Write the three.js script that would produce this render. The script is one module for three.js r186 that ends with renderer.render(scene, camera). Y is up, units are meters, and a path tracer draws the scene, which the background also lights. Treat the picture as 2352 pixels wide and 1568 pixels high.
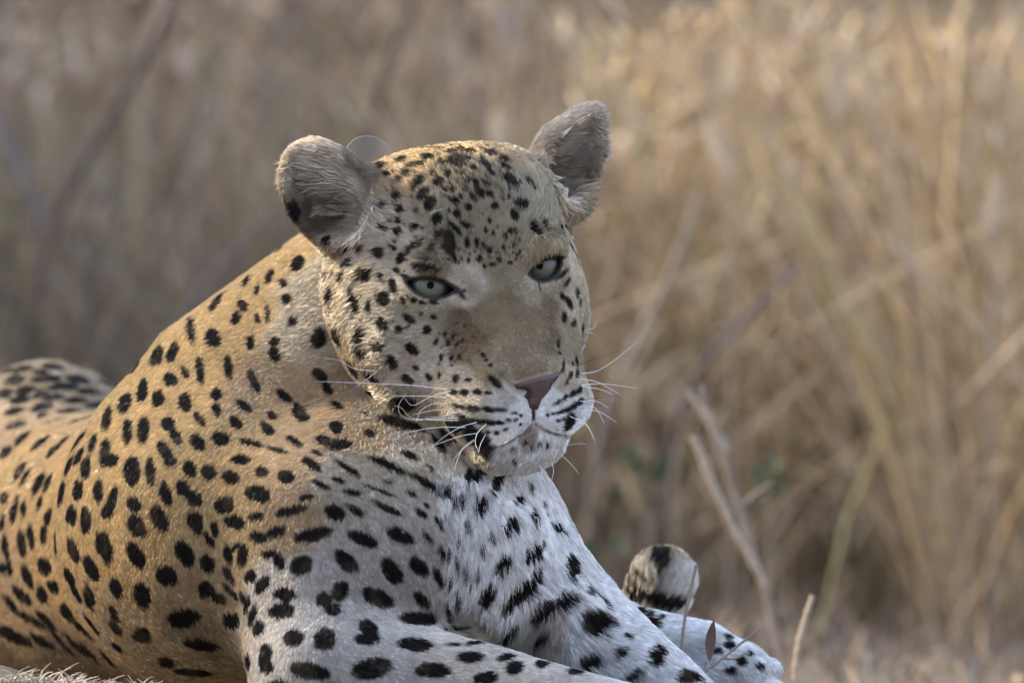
import * as THREE from 'three';
import { mergeGeometries } from 'three/addons/utils/BufferGeometryUtils.js';

// ------------------------------------------------------------------ camera, sky, sun, exposure
const S = 0.66 / 2352;                       // metres per design unit (1 unit is about 0.28 mm)
const DIST = 10, DU = DIST / S;              // the leopard's face is 10 m from the camera
const scene = new THREE.Scene();
const camera = new THREE.PerspectiveCamera(2 * Math.atan(0.22 / DIST) * 180 / Math.PI, 1.5, 0.1, 200);
camera.position.set(0, 0, DIST);
camera.lookAt(0, 0, 0);
camera.focus = DIST;
camera.userData.fStop = 6.6;

const SUN = new THREE.Vector3(-0.80, 0.46, -0.36).normalize();
{
  const w = 256, h = 128, data = new Float32Array(w * h * 4);
  for (let j = 0; j < h; j++) for (let i = 0; i < w; i++) {
    const up = ((j + 0.5) / h - 0.5) * Math.PI, az = ((i + 0.5) / w - 0.5) * 2 * Math.PI;
    const d = new THREE.Vector3(Math.cos(az) * Math.cos(up), Math.sin(up), Math.sin(az) * Math.cos(up));
    const t = Math.pow(Math.max(d.y, 0), 0.55), g = Math.pow(Math.max(d.dot(SUN), 0), 6) * 0.55;
    const o = (j * w + i) * 4;
    data[o] = THREE.MathUtils.lerp(0.86, 0.50, t) + g * 1.0;
    data[o + 1] = THREE.MathUtils.lerp(0.92, 0.68, t) + g * 0.72;
    data[o + 2] = THREE.MathUtils.lerp(1.06, 1.08, t) + g * 0.42;
    data[o + 3] = 1;
  }
  const sky = new THREE.DataTexture(data, w, h, THREE.RGBAFormat, THREE.FloatType);
  sky.mapping = THREE.EquirectangularReflectionMapping;
  sky.magFilter = THREE.LinearFilter;
  sky.needsUpdate = true;
  scene.background = sky;
  scene.environment = sky;
}
const sun = new THREE.DirectionalLight(new THREE.Color(1.0, 0.85, 0.61), 4.9);
sun.position.copy(SUN).multiplyScalar(30);
sun.target.position.set(0, 0, -1);
sun.castShadow = true;
sun.shadow.radius = 9;
sun.shadow.mapSize.set(2048, 2048);
Object.assign(sun.shadow.camera, { left: -6, right: 6, top: 6, bottom: -6, near: 1, far: 80 });
scene.add(sun, sun.target);
const renderer = new THREE.WebGLRenderer({ antialias: true });
renderer.toneMapping = THREE.LinearToneMapping;
renderer.toneMappingExposure = 1.74;
renderer.shadowMap.enabled = true;
renderer.setSize(1024, 682);

// ------------------------------------------------------------------ small helpers
let seed = 12345;
const rnd = () => { seed = (seed + 0x6d2b79f5) | 0; let t = Math.imul(seed ^ (seed >>> 15), 1 | seed); t = (t + Math.imul(t ^ (t >>> 7), 61 | t)) ^ t; return ((t ^ (t >>> 14)) >>> 0) / 4294967296; };
const rr = (a, b) => a + (b - a) * rnd();
const clamp = (x, a, b) => Math.max(a, Math.min(b, x));
const mixN = (a, b, t) => a + (b - a) * t;
const smooth = (a, b, x) => { const t = clamp((x - a) / (b - a), 0, 1); return t * t * (3 - 2 * t); };
const add3 = (a, b) => [a[0] + b[0], a[1] + b[1], a[2] + b[2]], sub3 = (a, b) => [a[0] - b[0], a[1] - b[1], a[2] - b[2]];
const mul3 = (a, s) => [a[0] * s, a[1] * s, a[2] * s], dot3 = (a, b) => a[0] * b[0] + a[1] * b[1] + a[2] * b[2];
const cross3 = (a, b) => [a[1] * b[2] - a[2] * b[1], a[2] * b[0] - a[0] * b[2], a[0] * b[1] - a[1] * b[0]];
const len3 = (a) => Math.hypot(a[0], a[1], a[2]), norm3 = (a) => mul3(a, 1 / (len3(a) || 1));
const lerp3 = (a, b, t) => [mixN(a[0], b[0], t), mixN(a[1], b[1], t), mixN(a[2], b[2], t)];
const hash3 = (i, j, k) => { let h = Math.imul(i, 374761393) ^ Math.imul(j, 668265263) ^ Math.imul(k, 2147483647 ^ 1274126177); h = Math.imul(h ^ (h >>> 13), 1274126177); return ((h ^ (h >>> 16)) >>> 0) / 4294967296; };
function noise3(x, y, z) {
  const i = Math.floor(x), j = Math.floor(y), k = Math.floor(z), u = x - i, v = y - j, w = z - k;
  const a = u * u * (3 - 2 * u), b = v * v * (3 - 2 * v), c = w * w * (3 - 2 * w);
  return mixN(mixN(mixN(hash3(i, j, k), hash3(i + 1, j, k), a), mixN(hash3(i, j + 1, k), hash3(i + 1, j + 1, k), a), b),
    mixN(mixN(hash3(i, j, k + 1), hash3(i + 1, j, k + 1), a), mixN(hash3(i, j + 1, k + 1), hash3(i + 1, j + 1, k + 1), a), b), c) * 2 - 1;
}
// design units: x to the right, y up, z towards the camera; at(u, v, z) is a place at depth z on the line of sight of the drawing's (u, v)
const at = (u, v, z = 0) => { const f = (DU - z) / DU; return [(u - 1176) * f, (784 - v) * f, z]; };
const names = new Map();
function numbered(name) { const n = names.get(name) || 0; names.set(name, n + 1); return n ? name + '_' + String(n).padStart(3, '0') : name; }
function shade(o) { o.traverse((c) => { if (c.isMesh) { c.castShadow = true; c.receiveShadow = true; } }); return o; }
function tag(o, label, category, group, kind) {
  if (label) o.userData.label = label;
  if (category) o.userData.category = category;
  if (group) o.userData.group = group;
  if (kind) o.userData.kind = kind;
  return o;
}
function strand(points, r0, r1, sides = 5, steps = 16) {
  const curve = new THREE.CatmullRomCurve3(points.map((p) => new THREE.Vector3(...p))), g = new THREE.TubeGeometry(curve, steps, 1, sides, false), P = g.attributes.position, c = new THREE.Vector3();
  for (let i = 0; i <= steps; i++) {
    curve.getPointAt(i / steps, c);
    for (let j = 0; j <= sides; j++) { const o = i * (sides + 1) + j, r = mixN(r0, r1, i / steps); P.setXYZ(o, c.x + (P.getX(o) - c.x) * r, c.y + (P.getY(o) - c.y) * r, c.z + (P.getZ(o) - c.z) * r); }
  }
  g.computeVertexNormals();
  return g;
}

// ------------------------------------------------------------------ distance fields and meshing
function ell(c, r, k, ax, taper = 0) {                   // ellipsoid: centre, radii, blend, axes (three unit vectors)
  const [A, B, C] = ax || [[1, 0, 0], [0, 1, 0], [0, 0, 1]];
  return { k, c, f(x, y, z) {
    const dx = x - c[0], dy = y - c[1], dz = z - c[2], along = clamp((dx * B[0] + dy * B[1] + dz * B[2]) / r[1], -1.2, 1.2);
    const a = (dx * A[0] + dy * A[1] + dz * A[2]) / (r[0] * (1 - taper * along)), b = (dx * B[0] + dy * B[1] + dz * B[2]) / r[1], e = (dx * C[0] + dy * C[1] + dz * C[2]) / r[2];
    const k0 = Math.sqrt(a * a + b * b + e * e), k1 = Math.sqrt(a * a / (r[0] * r[0]) + b * b / (r[1] * r[1]) + e * e / (r[2] * r[2]));
    return k1 > 1e-9 ? k0 * (k0 - 1) / k1 : -Math.min(r[0], r[1], r[2]);
  } };
}
function cone(a, b, ra, rb, k) {              // tapered capsule
  const d = sub3(b, a), l2 = dot3(d, d) || 1;
  return { k, c: a, f(x, y, z) {
    const px = x - a[0], py = y - a[1], pz = z - a[2], t = clamp((px * d[0] + py * d[1] + pz * d[2]) / l2, 0, 1);
    return Math.hypot(px - d[0] * t, py - d[1] * t, pz - d[2] * t) - (ra + (rb - ra) * t);
  } };
}
const smin = (a, b, k) => { const h = Math.max(k - Math.abs(a - b), 0) / k; return Math.min(a, b) - h * h * k * 0.25; };
const smax = (a, b, k) => -smin(-a, -b, k);
class Field {                                 // a list of solids joined smoothly, then cuts
  constructor() { this.solids = []; this.cuts = []; }
  add(...p) { this.solids.push(...p); return this; }
  cut(...p) { this.cuts.push(...p); return this; }
  eval(x, y, z, solids = this.solids, cuts = this.cuts) {
    let d = 1e9;
    for (const p of solids) { const e = p.f(x, y, z); d = d > 1e8 ? e : smin(d, e, p.k); }
    for (const p of cuts) d = smax(d, -p.f(x, y, z), p.k);
    return d;
  }
  near(c, reach) {                            // what matters within reach of a place
    const ds = this.solids.map((p) => p.f(...c)), least = Math.min(...ds);
    return [this.solids.filter((p, i) => ds[i] < least + p.k + 2.4 * reach + 20), this.cuts.filter((p) => p.f(...c) < p.k + 1.2 * reach + 10)];
  }
  normal(x, y, z, e = 1.5, s, c) {
    const a = this.eval(x + e, y - e, z - e, s, c), b = this.eval(x - e, y - e, z + e, s, c), d = this.eval(x - e, y + e, z - e, s, c), f = this.eval(x + e, y + e, z + e, s, c);
    return norm3([a - b - d + f, -a - b + d + f, -a + b - d + f]);
  }
  cast(u, v, z0 = 900, z1 = -2600) {          // first place on the skin along a line of sight
    let z = z0;
    for (let i = 0; i < 260; i++) {
      const p = at(u, v, z), d = this.eval(...p);
      if (d < 0.4) return p;
      z -= Math.max(d * 0.7, 0.3);
      if (z < z1) return null;
    }
    return at(u, v, z);
  }
}
function surface(field, lo, hi, cell, skip) { // surface nets on sparse blocks; skip(p) leaves cells out
  const B = 8, n = [0, 1, 2].map((i) => Math.ceil((hi[i] - lo[i]) / cell / B) * B), reach = B * cell * 0.866;
  const cells = new Map(), pos = [], nor = [], key = (i, j, k) => i + n[0] * (j + n[1] * k), val = new Float32Array(729);
  for (let bk = 0; bk < n[2]; bk += B) for (let bj = 0; bj < n[1]; bj += B) for (let bi = 0; bi < n[0]; bi += B) {
    const c = [lo[0] + (bi + 4) * cell, lo[1] + (bj + 4) * cell, lo[2] + (bk + 4) * cell];
    if (Math.abs(field.eval(...c)) > reach * 1.5 + 12) continue;
    const [s, q] = field.near(c, reach);
    let any = 0;
    for (let k = 0, o = 0; k < 9; k++) for (let j = 0; j < 9; j++) for (let i = 0; i < 9; i++, o++) {
      const d = val[o] = field.eval(lo[0] + (bi + i) * cell, lo[1] + (bj + j) * cell, lo[2] + (bk + k) * cell, s, q);
      any |= d < 0 ? 1 : 2;
    }
    if (any !== 3) continue;
    for (let k = 0; k < B; k++) for (let j = 0; j < B; j++) for (let i = 0; i < B; i++) {
      let mask = 0;
      const v = [];
      for (let t = 0; t < 8; t++) { const d = val[i + (t & 1) + 9 * (j + ((t >> 1) & 1) + 9 * (k + (t >> 2)))]; v.push(d); if (d < 0) mask |= 1 << t; }
      if (mask === 0 || mask === 255) continue;
      let m = 0, x = 0, y = 0, z = 0;
      for (let a = 0; a < 8; a++) for (const e of [1, 2, 4]) {
        if (a & e || ((mask >> a) & 1) === ((mask >> (a | e)) & 1)) continue;
        const t = v[a] / (v[a] - v[a | e]);
        x += (a & 1) + (e === 1 ? t : 0); y += ((a >> 1) & 1) + (e === 2 ? t : 0); z += (a >> 2) + (e === 4 ? t : 0); m++;
      }
      const p = [lo[0] + (bi + i + x / m) * cell, lo[1] + (bj + j + y / m) * cell, lo[2] + (bk + k + z / m) * cell];
      if (skip && skip(p)) continue;
      cells.set(key(bi + i, bj + j, bk + k), [pos.length / 3, mask, bi + i, bj + j, bk + k]);
      pos.push(...p);
      nor.push(...field.normal(...p, Math.max(1, cell * 0.35), s, q));
    }
  }
  const index = [];
  for (const [, mask, i, j, k] of cells.values()) {
    const edge = (bit, da, db) => {
      if ((mask & 1) === ((mask >> bit) & 1)) return;
      const a = cells.get(key(i, j, k)), b = cells.get(key(i - da[0], j - da[1], k - da[2])), c = cells.get(key(i - da[0] - db[0], j - da[1] - db[1], k - da[2] - db[2])), d = cells.get(key(i - db[0], j - db[1], k - db[2]));
      if (!b || !c || !d) return;
      if (mask & 1) index.push(a[0], b[0], c[0], a[0], c[0], d[0]); else index.push(a[0], c[0], b[0], a[0], d[0], c[0]);
    };
    edge(1, [0, 1, 0], [0, 0, 1]); edge(2, [0, 0, 1], [1, 0, 0]); edge(4, [1, 0, 0], [0, 1, 0]);
  }
  return { pos, nor, index };
}

// ------------------------------------------------------------------ the leopard's body as one field
const YAW = 24 * Math.PI / 180, ROLL = 9.5 * Math.PI / 180, HEAD0 = at(1129, 631, 0);
const E3 = [Math.cos(ROLL), Math.sin(ROLL), 0], HY = [-Math.sin(ROLL), Math.cos(ROLL), 0];
const HX = add3(mul3(E3, Math.cos(YAW)), [0, 0, -Math.sin(YAW)]), HZ = add3(mul3(E3, Math.sin(YAW)), [0, 0, Math.cos(YAW)]);
const HAX = [HX, HY, HZ];
const H = (x, y, z) => add3(HEAD0, add3(add3(mul3(HX, x), mul3(HY, y)), mul3(HZ, z)));   // head axes to drawing axes
const toHead = (p) => { const d = sub3(p, HEAD0); return [dot3(d, HX), dot3(d, HY), dot3(d, HZ)]; };
const B = (u, v, z) => at(u, v, z);
const leopard = new Field();
// skull and face
leopard.add(
  ell(H(-6, 0, -232), [296, 250, 262], 60, HAX),
  ell(H(0, 124, -168), [228, 190, 235], 60, HAX),
  ell(H(0, 60, -70), [170, 120, 105], 50, HAX),
  ell(H(-112, 178, -175), [120, 118, 150], 60, HAX), ell(H(112, 172, -175), [112, 112, 150], 60, HAX),
);
for (const s of [-1, 1]) leopard.add(
  ell(H(s * 152, -98, -198), [144, 170, 180], 60, HAX),
  cone(H(s * 125, -255, -150), H(s * 50, -375, -30), 85, 62, 60),
  cone(H(s * 54, 14, -44), H(s * 45, -220, 76), 66, 58, 38),
  cone(H(s * 84, 42, -2), H(s * 176, 46, -40), 20, 24, 24),
  ell(H(s * 108, -230, -15), [82, 95, 80], 70, HAX),
  ell(H(s * 72, -312, 42), [102, 80, 84], 44, HAX),
  ell(H(s * 112, -130, -42), [75, 90, 58], 60, HAX),
  ell(H(s * 138, -2, -52), [72, 66, 64], 30, HAX),
);
leopard.add(
  cone(H(0, -236, 94), H(0, -322, 64), 54, 34, 36),
  ell(H(0, -395, -6), [108, 60, 88], 26, HAX),
);
// ears: cupped shells
function earCup(c, l, w, r, inner, rim, taper) {
  const d = norm3(cross3(w, l));
  return [ell(c, r, 26, [w, l, d], taper), ell(add3(c, add3(mul3(d, inner[0]), mul3(l, inner[1]))), [r[0] * inner[2], r[1] * inner[2], r[2] * inner[3]], rim, [w, l, d], taper)];
}
const EARL_L = norm3([-0.64, 0.77, 0.0]), EARL_W = norm3(cross3(EARL_L, [-0.12, -0.10, 1]));
const EARR_L = norm3([0.50, 0.86, 0.0]), EARR_W = norm3(cross3(EARR_L, [0.28, -0.05, 1]));
const [earL, earLIn] = earCup(B(758, 440, -75), EARL_L, EARL_W, [104, 134, 76], [54, 2, 0.91, 0.97], 8, 0.16);
const [earR, earRIn] = earCup(B(1302, 358, -245), EARR_L, EARR_W, [72, 128, 60], [42, 3, 0.90, 0.97], 8, 0.36);
leopard.add(earL, earR, cone(B(862, 470, -90), B(800, 545, -130), 70, 52, 50), cone(B(1245, 430, -230), B(1285, 470, -260), 60, 45, 40));
// neck, shoulders, chest, flank, rump
leopard.add(
  cone(B(932, 690, -670), B(655, 1010, -580), 278, 380, 22),
  cone(B(1035, 930, -440), B(945, 1240, -240), 180, 325, 40),
  cone(B(890, 860, -690), B(880, 1200, -330), 215, 322, 22),
  ell(B(570, 1210, -360), [370, 330, 330], 110),
  ell(B(908, 1320, -235), [372, 300, 270], 110),
  cone(B(480, 1260, -700), B(150, 1290, -1750), 340, 350, 140),
  ell(B(380, 1180, -520), [240, 300, 260], 110),
  ell(B(105, 1110, -2050), [262, 300, 330], 120),
  cone(B(60, 1200, -1900), B(-60, 1500, -1500), 240, 170, 110),
);
// near foreleg
leopard.add(
  cone(B(745, 1210, -110), B(738, 1640, -20), 205, 160, 120),
  cone(B(765, 1555, 40), B(1560, 1700, 220), 168, 92, 50),
);
// far foreleg
leopard.add(
  cone(B(1165, 1360, -230), B(1575, 1640, -110), 186, 92, 46),
  cone(B(1120, 1240, -280), B(1190, 1420, -240), 175, 165, 70),
);
// hind paw beside the far foreleg, and the tail curled up behind it
leopard.add(
  cone(B(1180, 1520, -640), B(1390, 1470, -450), 100, 88, 30),
  cone(B(1390, 1470, -450), B(1610, 1508, -420), 88, 82, 30),
  ell(B(1680, 1552, -410), [96, 84, 92], 34),
  ell(B(1748, 1540, -420), [46, 34, 40], 9), ell(B(1756, 1586, -385), [46, 32, 42], 9), ell(B(1738, 1628, -350), [46, 32, 42], 9),
  cone(B(700, 1480, -1500), B(1340, 1520, -1050), 80, 74, 24),
  cone(B(1340, 1520, -1050), B(1482, 1440, -880), 74, 72, 24),
  cone(B(1482, 1440, -880), B(1522, 1332, -820), 72, 70, 24),
);
// eye openings: almond shaped, the outer corner higher
function eyeFrame(s) {
  const slant = (s < 0 ? -9 : 24) * Math.PI / 180, g = norm3(s < 0 ? [0.10, 0.04, 1] : [0.30, 0.02, 1]);
  const x0 = [Math.cos(slant), Math.sin(slant), 0], X = norm3(sub3(x0, mul3(g, dot3(x0, g)))), Y = cross3(g, X);
  return { c: H(s * 138, s < 0 ? -2 : 2, -50), X, Y, Z: g, half: s < 0 ? 56 : 50, up: s < 0 ? 13 : 15, low: s < 0 ? 27 : 31 };
}
const EYES = [eyeFrame(-1), eyeFrame(1)];
function almond(E, x, y, z) {
  const dx = x - E.c[0], dy = y - E.c[1], dz = z - E.c[2];
  const a = dx * E.X[0] + dy * E.X[1] + dz * E.X[2], b = dx * E.Y[0] + dy * E.Y[1] + dz * E.Y[2], g = dx * E.Z[0] + dy * E.Z[1] + dz * E.Z[2];
  const R = (E.half * E.half + E.up * E.up) / (2 * E.up), Q = (E.half * E.half + E.low * E.low) / (2 * E.low);
  return [Math.max(Math.hypot(a, b + R - E.up) - R, Math.hypot(a, b - Q + E.low) - Q), g, a, b];
}
for (const E of EYES) leopard.cut({ k: 5, f: (x, y, z) => { const [d, g] = almond(E, x, y, z); return Math.max(d, 8 - g); } });
leopard.cut({ k: 12, f: earLIn.f }, { k: 10, f: earRIn.f });
// grooves are cut along places cast onto the skin
function groove(points, r, k) {
  const P = points.map(([u, v]) => leopard.cast(u, v)), parts = P.slice(1).map((b, i) => cone(P[i], b, r, r, 1));
  return { k, f: (x, y, z) => { let d = 1e9; for (const p of parts) d = Math.min(d, p.f(x, y, z)); return d; } };
}
const GROOVES = [
  groove([[1226, 938], [1227, 958], [1227, 972]], 4.5, 8),
  groove([[1227, 972], [1205, 994], [1176, 1010], [1139, 1025], [1112, 1029]], 3.5, 7),
  groove([[1227, 972], [1249, 989], [1275, 997], [1297, 998]], 3.5, 7),
];
const NOSTRILS = [groove([[1150, 866], [1166, 884], [1188, 900], [1204, 902]], 8, 6), groove([[1272, 886], [1284, 874], [1292, 858]], 6, 5)];
const skinBefore = new Field(); skinBefore.solids = leopard.solids.slice(); skinBefore.cuts = leopard.cuts.slice();
leopard.cut(...GROOVES, ...NOSTRILS);

// ------------------------------------------------------------------ the coat: base colours, lie of the hair, spots
const COL = {
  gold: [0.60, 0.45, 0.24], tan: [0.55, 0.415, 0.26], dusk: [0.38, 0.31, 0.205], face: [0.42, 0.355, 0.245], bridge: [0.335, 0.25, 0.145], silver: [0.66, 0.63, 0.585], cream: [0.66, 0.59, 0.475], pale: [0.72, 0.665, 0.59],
  white: [0.90, 0.90, 0.895], ear: [0.56, 0.48, 0.38], earin: [0.14, 0.105, 0.08], rim: [0.27, 0.22, 0.165], grey: [0.48, 0.42, 0.34], brown: [0.24, 0.18, 0.115], rust: [0.42, 0.26, 0.12], lipshade: [0.13, 0.115, 0.10], black: [0.018, 0.016, 0.015],
};
// [u, v, colour, which way the hair lies in degrees (0 right, 90 down), hair length]
const LIE = [
  [[660, 600, 'gold', 130, 30], [560, 720, 'gold', 130, 32], [450, 850, 'gold', 122, 32], [330, 900, 'gold', 115, 34], [700, 750, 'cream', 118, 46], [620, 900, 'tan', 112, 30], [740, 940, 'tan', 100, 44], [840, 1000, 'tan', 85, 46], [880, 930, 'grey', 95, 44],
    [660, 1050, 'tan', 105, 32], [500, 1050, 'gold', 108, 34], [300, 1050, 'gold', 108, 34], [715, 640, 'cream', 115, 50]],
  [[400, 1200, 'gold', 100, 36], [500, 1330, 'tan', 95, 38], [250, 1250, 'gold', 98, 38], [100, 1250, 'gold', 98, 38], [50, 1400, 'tan', 105, 42], [300, 1430, 'tan', 95, 42], [480, 1480, 'dusk', 92, 44], [150, 1520, 'brown', 100, 44], [540, 1250, 'gold', 90, 30]],  // dusk and brown here paint the lower flank's shade into the coat
  [[650, 1200, 'tan', 78, 34], [720, 1350, 'silver', 80, 32], [690, 1500, 'silver', 84, 32], [850, 1290, 'silver', 72, 36], [900, 1430, 'silver', 60, 34], [950, 1180, 'pale', 68, 36], [980, 1300, 'silver', 75, 40], [800, 1100, 'cream', 75, 36], [620, 1350, 'pale', 85, 30]],
  [[1050, 1510, 'pale', 18, 30], [1250, 1540, 'pale', 15, 28], [900, 1560, 'silver', 40, 30], [1120, 1462, 'cream', 10, 34]],
  [[1060, 1150, 'white', 98, 46], [1060, 1300, 'white', 95, 50], [1110, 1200, 'white', 88, 46], [1200, 1230, 'white', 66, 46], [1250, 1350, 'white', 58, 44], [1150, 1420, 'white', 90, 50], [1350, 1450, 'white', 48, 44], [1480, 1520, 'white', 38, 34], [1250, 1440, 'pale', 110, 46]],
  [[960, 1060, 'cream', 82, 38], [1050, 1050, 'cream', 88, 40], [920, 985, 'grey', 85, 34], [1140, 1110, 'white', 85, 40]],
  [[100, 880, 'dusk', 175, 26], [200, 870, 'dusk', 175, 26], [60, 960, 'tan', 165, 26], [60, 1030, 'gold', 150, 32], [180, 960, 'tan', 165, 30]],
  [[1450, 1430, 'white', 20, 26], [1650, 1500, 'white', 25, 24], [1740, 1560, 'white', 60, 24]],
  [[1480, 1330, 'cream', -70, 36], [1550, 1340, 'pale', -70, 36], [1520, 1270, 'face', -60, 34]],
];
const FACE = [
  [1150, 700, 'bridge', -100, 11], [1190, 800, 'bridge', -96, 9], [1220, 850, 'bridge', -92, 7], [1105, 720, 'bridge', -110, 11], [1240, 760, 'bridge', -80, 9], [1130, 620, 'dusk', -100, 15], [1090, 640, 'cream', -120, 14], [1120, 530, 'face', -100, 20], [1130, 470, 'dusk', -100, 20], [1110, 430, 'dusk', -100, 20], [1000, 480, 'face', -115, 22],
  [1085, 400, 'dusk', -105, 22], [1050, 340, 'gold', -100, 20], [930, 360, 'gold', -120, 20], [900, 410, 'tan', -140, 22], [1200, 430, 'face', -75, 22], [1170, 370, 'tan', -80, 20], [930, 550, 'cream', -160, 22], [880, 520, 'cream', 190, 28], [820, 590, 'cream', 175, 30], [1260, 490, 'face', -40, 26],
  [985, 604, 'face', 140, 26], [940, 610, 'cream', 180, 18], [1255, 570, 'face', 60, 26], [1000, 706, 'face', 172, 14], [1068, 692, 'cream', 150, 11], [960, 700, 'face', 172, 16], [1232, 676, 'face', 60, 9], [1275, 660, 'face', 20, 14], [1080, 655, 'face', -120, 11],
  [850, 680, 'cream', 160, 21], [780, 700, 'cream', 150, 34], [760, 620, 'cream', 160, 34], [850, 800, 'cream', 140, 32], [900, 910, 'cream', 130, 36], [950, 780, 'cream', 150, 20], [900, 890, 'cream', 125, 30], [960, 850, 'pale', 148, 18], [1010, 830, 'cream', 150, 14], [745, 560, 'cream', 150, 36],
  [1310, 700, 'cream', 30, 18], [1300, 800, 'face', 60, 13], [1322, 620, 'cream', 15, 20], [1290, 740, 'face', 45, 13], [1265, 720, 'brown', 60, 9], [1062, 725, 'brown', 125, 10], [1080, 770, 'brown', 120, 10], [1258, 700, 'brown', 70, 8], [1278, 770, 'brown', 70, 8],
  [1070, 800, 'bridge', 150, 12], [1060, 870, 'cream', 165, 11], [1085, 915, 'cream', 172, 11], [1150, 915, 'pale', 170, 9], [1095, 975, 'cream', 168, 12], [1180, 970, 'white', 145, 10], [1268, 930, 'white', 15, 9], [1310, 950, 'white', 18, 10], [1120, 860, 'face', 160, 9], [1110, 840, 'face', 140, 9], [1300, 870, 'cream', 30, 9],
  [1090, 1012, 'face', 130, 16], [1025, 1012, 'lipshade', 120, 18], [1062, 1035, 'lipshade', 120, 16], [1000, 960, 'face', 130, 18], [960, 940, 'face', 120, 24],  // dark lip corner, with the shadow under the jaw painted into the coat
  [1215, 1015, 'grey', 95, 18], [1225, 1045, 'white', 92, 26], [1180, 1030, 'white', 100, 22], [1150, 995, 'white', 150, 10], [1200, 950, 'white', 150, 8], [1262, 960, 'white', 20, 9], [1250, 1010, 'white', 85, 20], [1262, 1032, 'white', 80, 24], [1150, 1052, 'white', 112, 28], [1220, 1065, 'white', 92, 28], [1110, 1050, 'cream', 120, 26],
  [690, 345, 'ear', -150, 20], [665, 400, 'ear', 170, 26], [740, 390, 'ear', 188, 46], [800, 430, 'ear', 195, 52], [770, 350, 'ear', 200, 26], [765, 490, 'earin', 200, 18], [715, 470, 'earin', 140, 22], [735, 525, 'earin', 110, 24], [685, 445, 'rim', 120, 20], [742, 558, 'brown', 110, 24], [680, 410, 'rim', 150, 20], [810, 500, 'ear', 190, 46], [850, 400, 'rim', 200, 18], [800, 350, 'rim', -140, 16],
  [1300, 310, 'ear', 10, 36], [1345, 290, 'ear', 0, 28], [1270, 370, 'ear', 0, 44], [1340, 360, 'grey', 10, 36], [1300, 430, 'cream', 20, 46], [1330, 400, 'rim', 10, 30], [1230, 330, 'rim', -60, 16],
];
const LENGTH = [0.4, 0.4, 0.42, 0.46, 0.82, 0.6, 0.42, 0.75, 0.85], ANCHORS = [];
for (const list of [...LIE, FACE]) for (const [u, v, col, deg, len] of list) {
  const p = leopard.cast(u, v);
  if (!p) continue;
  const q = leopard.cast(u, v, -1), a = deg * Math.PI / 180;
  ANCHORS.push({ p: list === LIE[6] ? (leopard.cast(u, v, -1200) || p) : p, c: COL[col], d: [Math.cos(a), -Math.sin(a), 0], len: len * LENGTH[LIE.indexOf(list)] || len * (len > 12 && len < 25 && v > 450 && v < 1000 ? 0.7 : 1), R: list === FACE ? 46 : 110 });
}
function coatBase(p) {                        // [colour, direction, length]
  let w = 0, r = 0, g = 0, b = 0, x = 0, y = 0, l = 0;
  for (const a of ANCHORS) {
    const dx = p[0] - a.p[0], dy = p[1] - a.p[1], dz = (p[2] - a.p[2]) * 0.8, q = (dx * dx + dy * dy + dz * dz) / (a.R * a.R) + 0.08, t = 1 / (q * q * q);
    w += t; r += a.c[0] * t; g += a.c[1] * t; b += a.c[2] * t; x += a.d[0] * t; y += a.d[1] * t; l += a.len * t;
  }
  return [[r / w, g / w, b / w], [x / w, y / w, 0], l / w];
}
// spots, plus a few painted patches of shade, read off the animal in five overlapping views: [x, y, half length, half width, lean of the long axis in degrees]
const VIEWS = {
  nape: [287.1, 459.4, 0.4028], flank: [0, 746.5, 0.5241], chest: [516.8, 976.2, 0.3776], arm: [1091, 976.2, 0.3776], brow: [574.2, 201, 0.3662], muzzle: [689.1, 516.8, 0.3662],
};
const SPOTS_NAPE = [[778, 342, 55, 15, 115], [930, 182, 42, 28, -30], [880, 278, 30, 18, 100], [985, 360, 50, 36, 120], [825, 430, 46, 22, 115], [905, 472, 30, 24, 30], [690, 460, 42, 18, 120], [650, 432, 45, 12, 150], [755, 503, 38, 14, 100], [925, 565, 32, 28, 30],
  [520, 580, 74, 22, 120], [668, 598, 42, 28, 60], [632, 670, 46, 26, 110], [760, 675, 34, 16, 80], [815, 650, 48, 13, 85], [955, 697, 28, 24, 0], [372, 728, 74, 24, 82], [290, 700, 45, 20, 130], [500, 785, 52, 42, 60], [718, 815, 40, 26, 80], [855, 810, 38, 26, 150],
  [855, 880, 46, 30, 70], [1108, 790, 62, 44, 100], [180, 885, 62, 34, 110], [270, 868, 62, 30, 110], [340, 980, 42, 20, 60], [430, 975, 80, 24, 82], [590, 955, 74, 25, 82], [735, 1035, 72, 25, 65], [258, 1022, 44, 34, 40], [100, 1085, 68, 32, 95], [60, 950, 55, 32, 115],
  [190, 1133, 48, 36, 90], [340, 1155, 52, 38, 75], [425, 1250, 48, 22, 50], [520, 1110, 36, 32, 90], [520, 1198, 38, 26, 80], [680, 1175, 58, 24, 38], [910, 1120, 58, 28, 38], [1005, 1225, 58, 36, 42], [1110, 1000, 48, 34, 40], [1150, 1070, 50, 24, 65], [1210, 1172, 42, 20, 25],
  [840, 1230, 36, 24, 45], [815, 1305, 52, 28, 42], [630, 1272, 48, 30, 45], [545, 1360, 54, 40, 10], [245, 1275, 42, 38, 0], [290, 1345, 58, 30, 65], [415, 1380, 54, 36, 55], [105, 1310, 80, 34, 92], [15, 1320, 72, 30, 90], [720, 1385, 80, 18, 14], [870, 1425, 62, 15, 14], [965, 1372, 52, 20, 30],
  [1205, 1300, 42, 32, 40], [1140, 1375, 55, 30, 20], [1220, 1395, 70, 30, 0], [1095, 1440, 34, 14, 25], [1395, 1335, 32, 24, 10], [225, 1430, 66, 34, 55], [258, 1482, 40, 32, 50], [660, 1480, 58, 27, 0], [1065, 1505, 64, 26, 35]];
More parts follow.
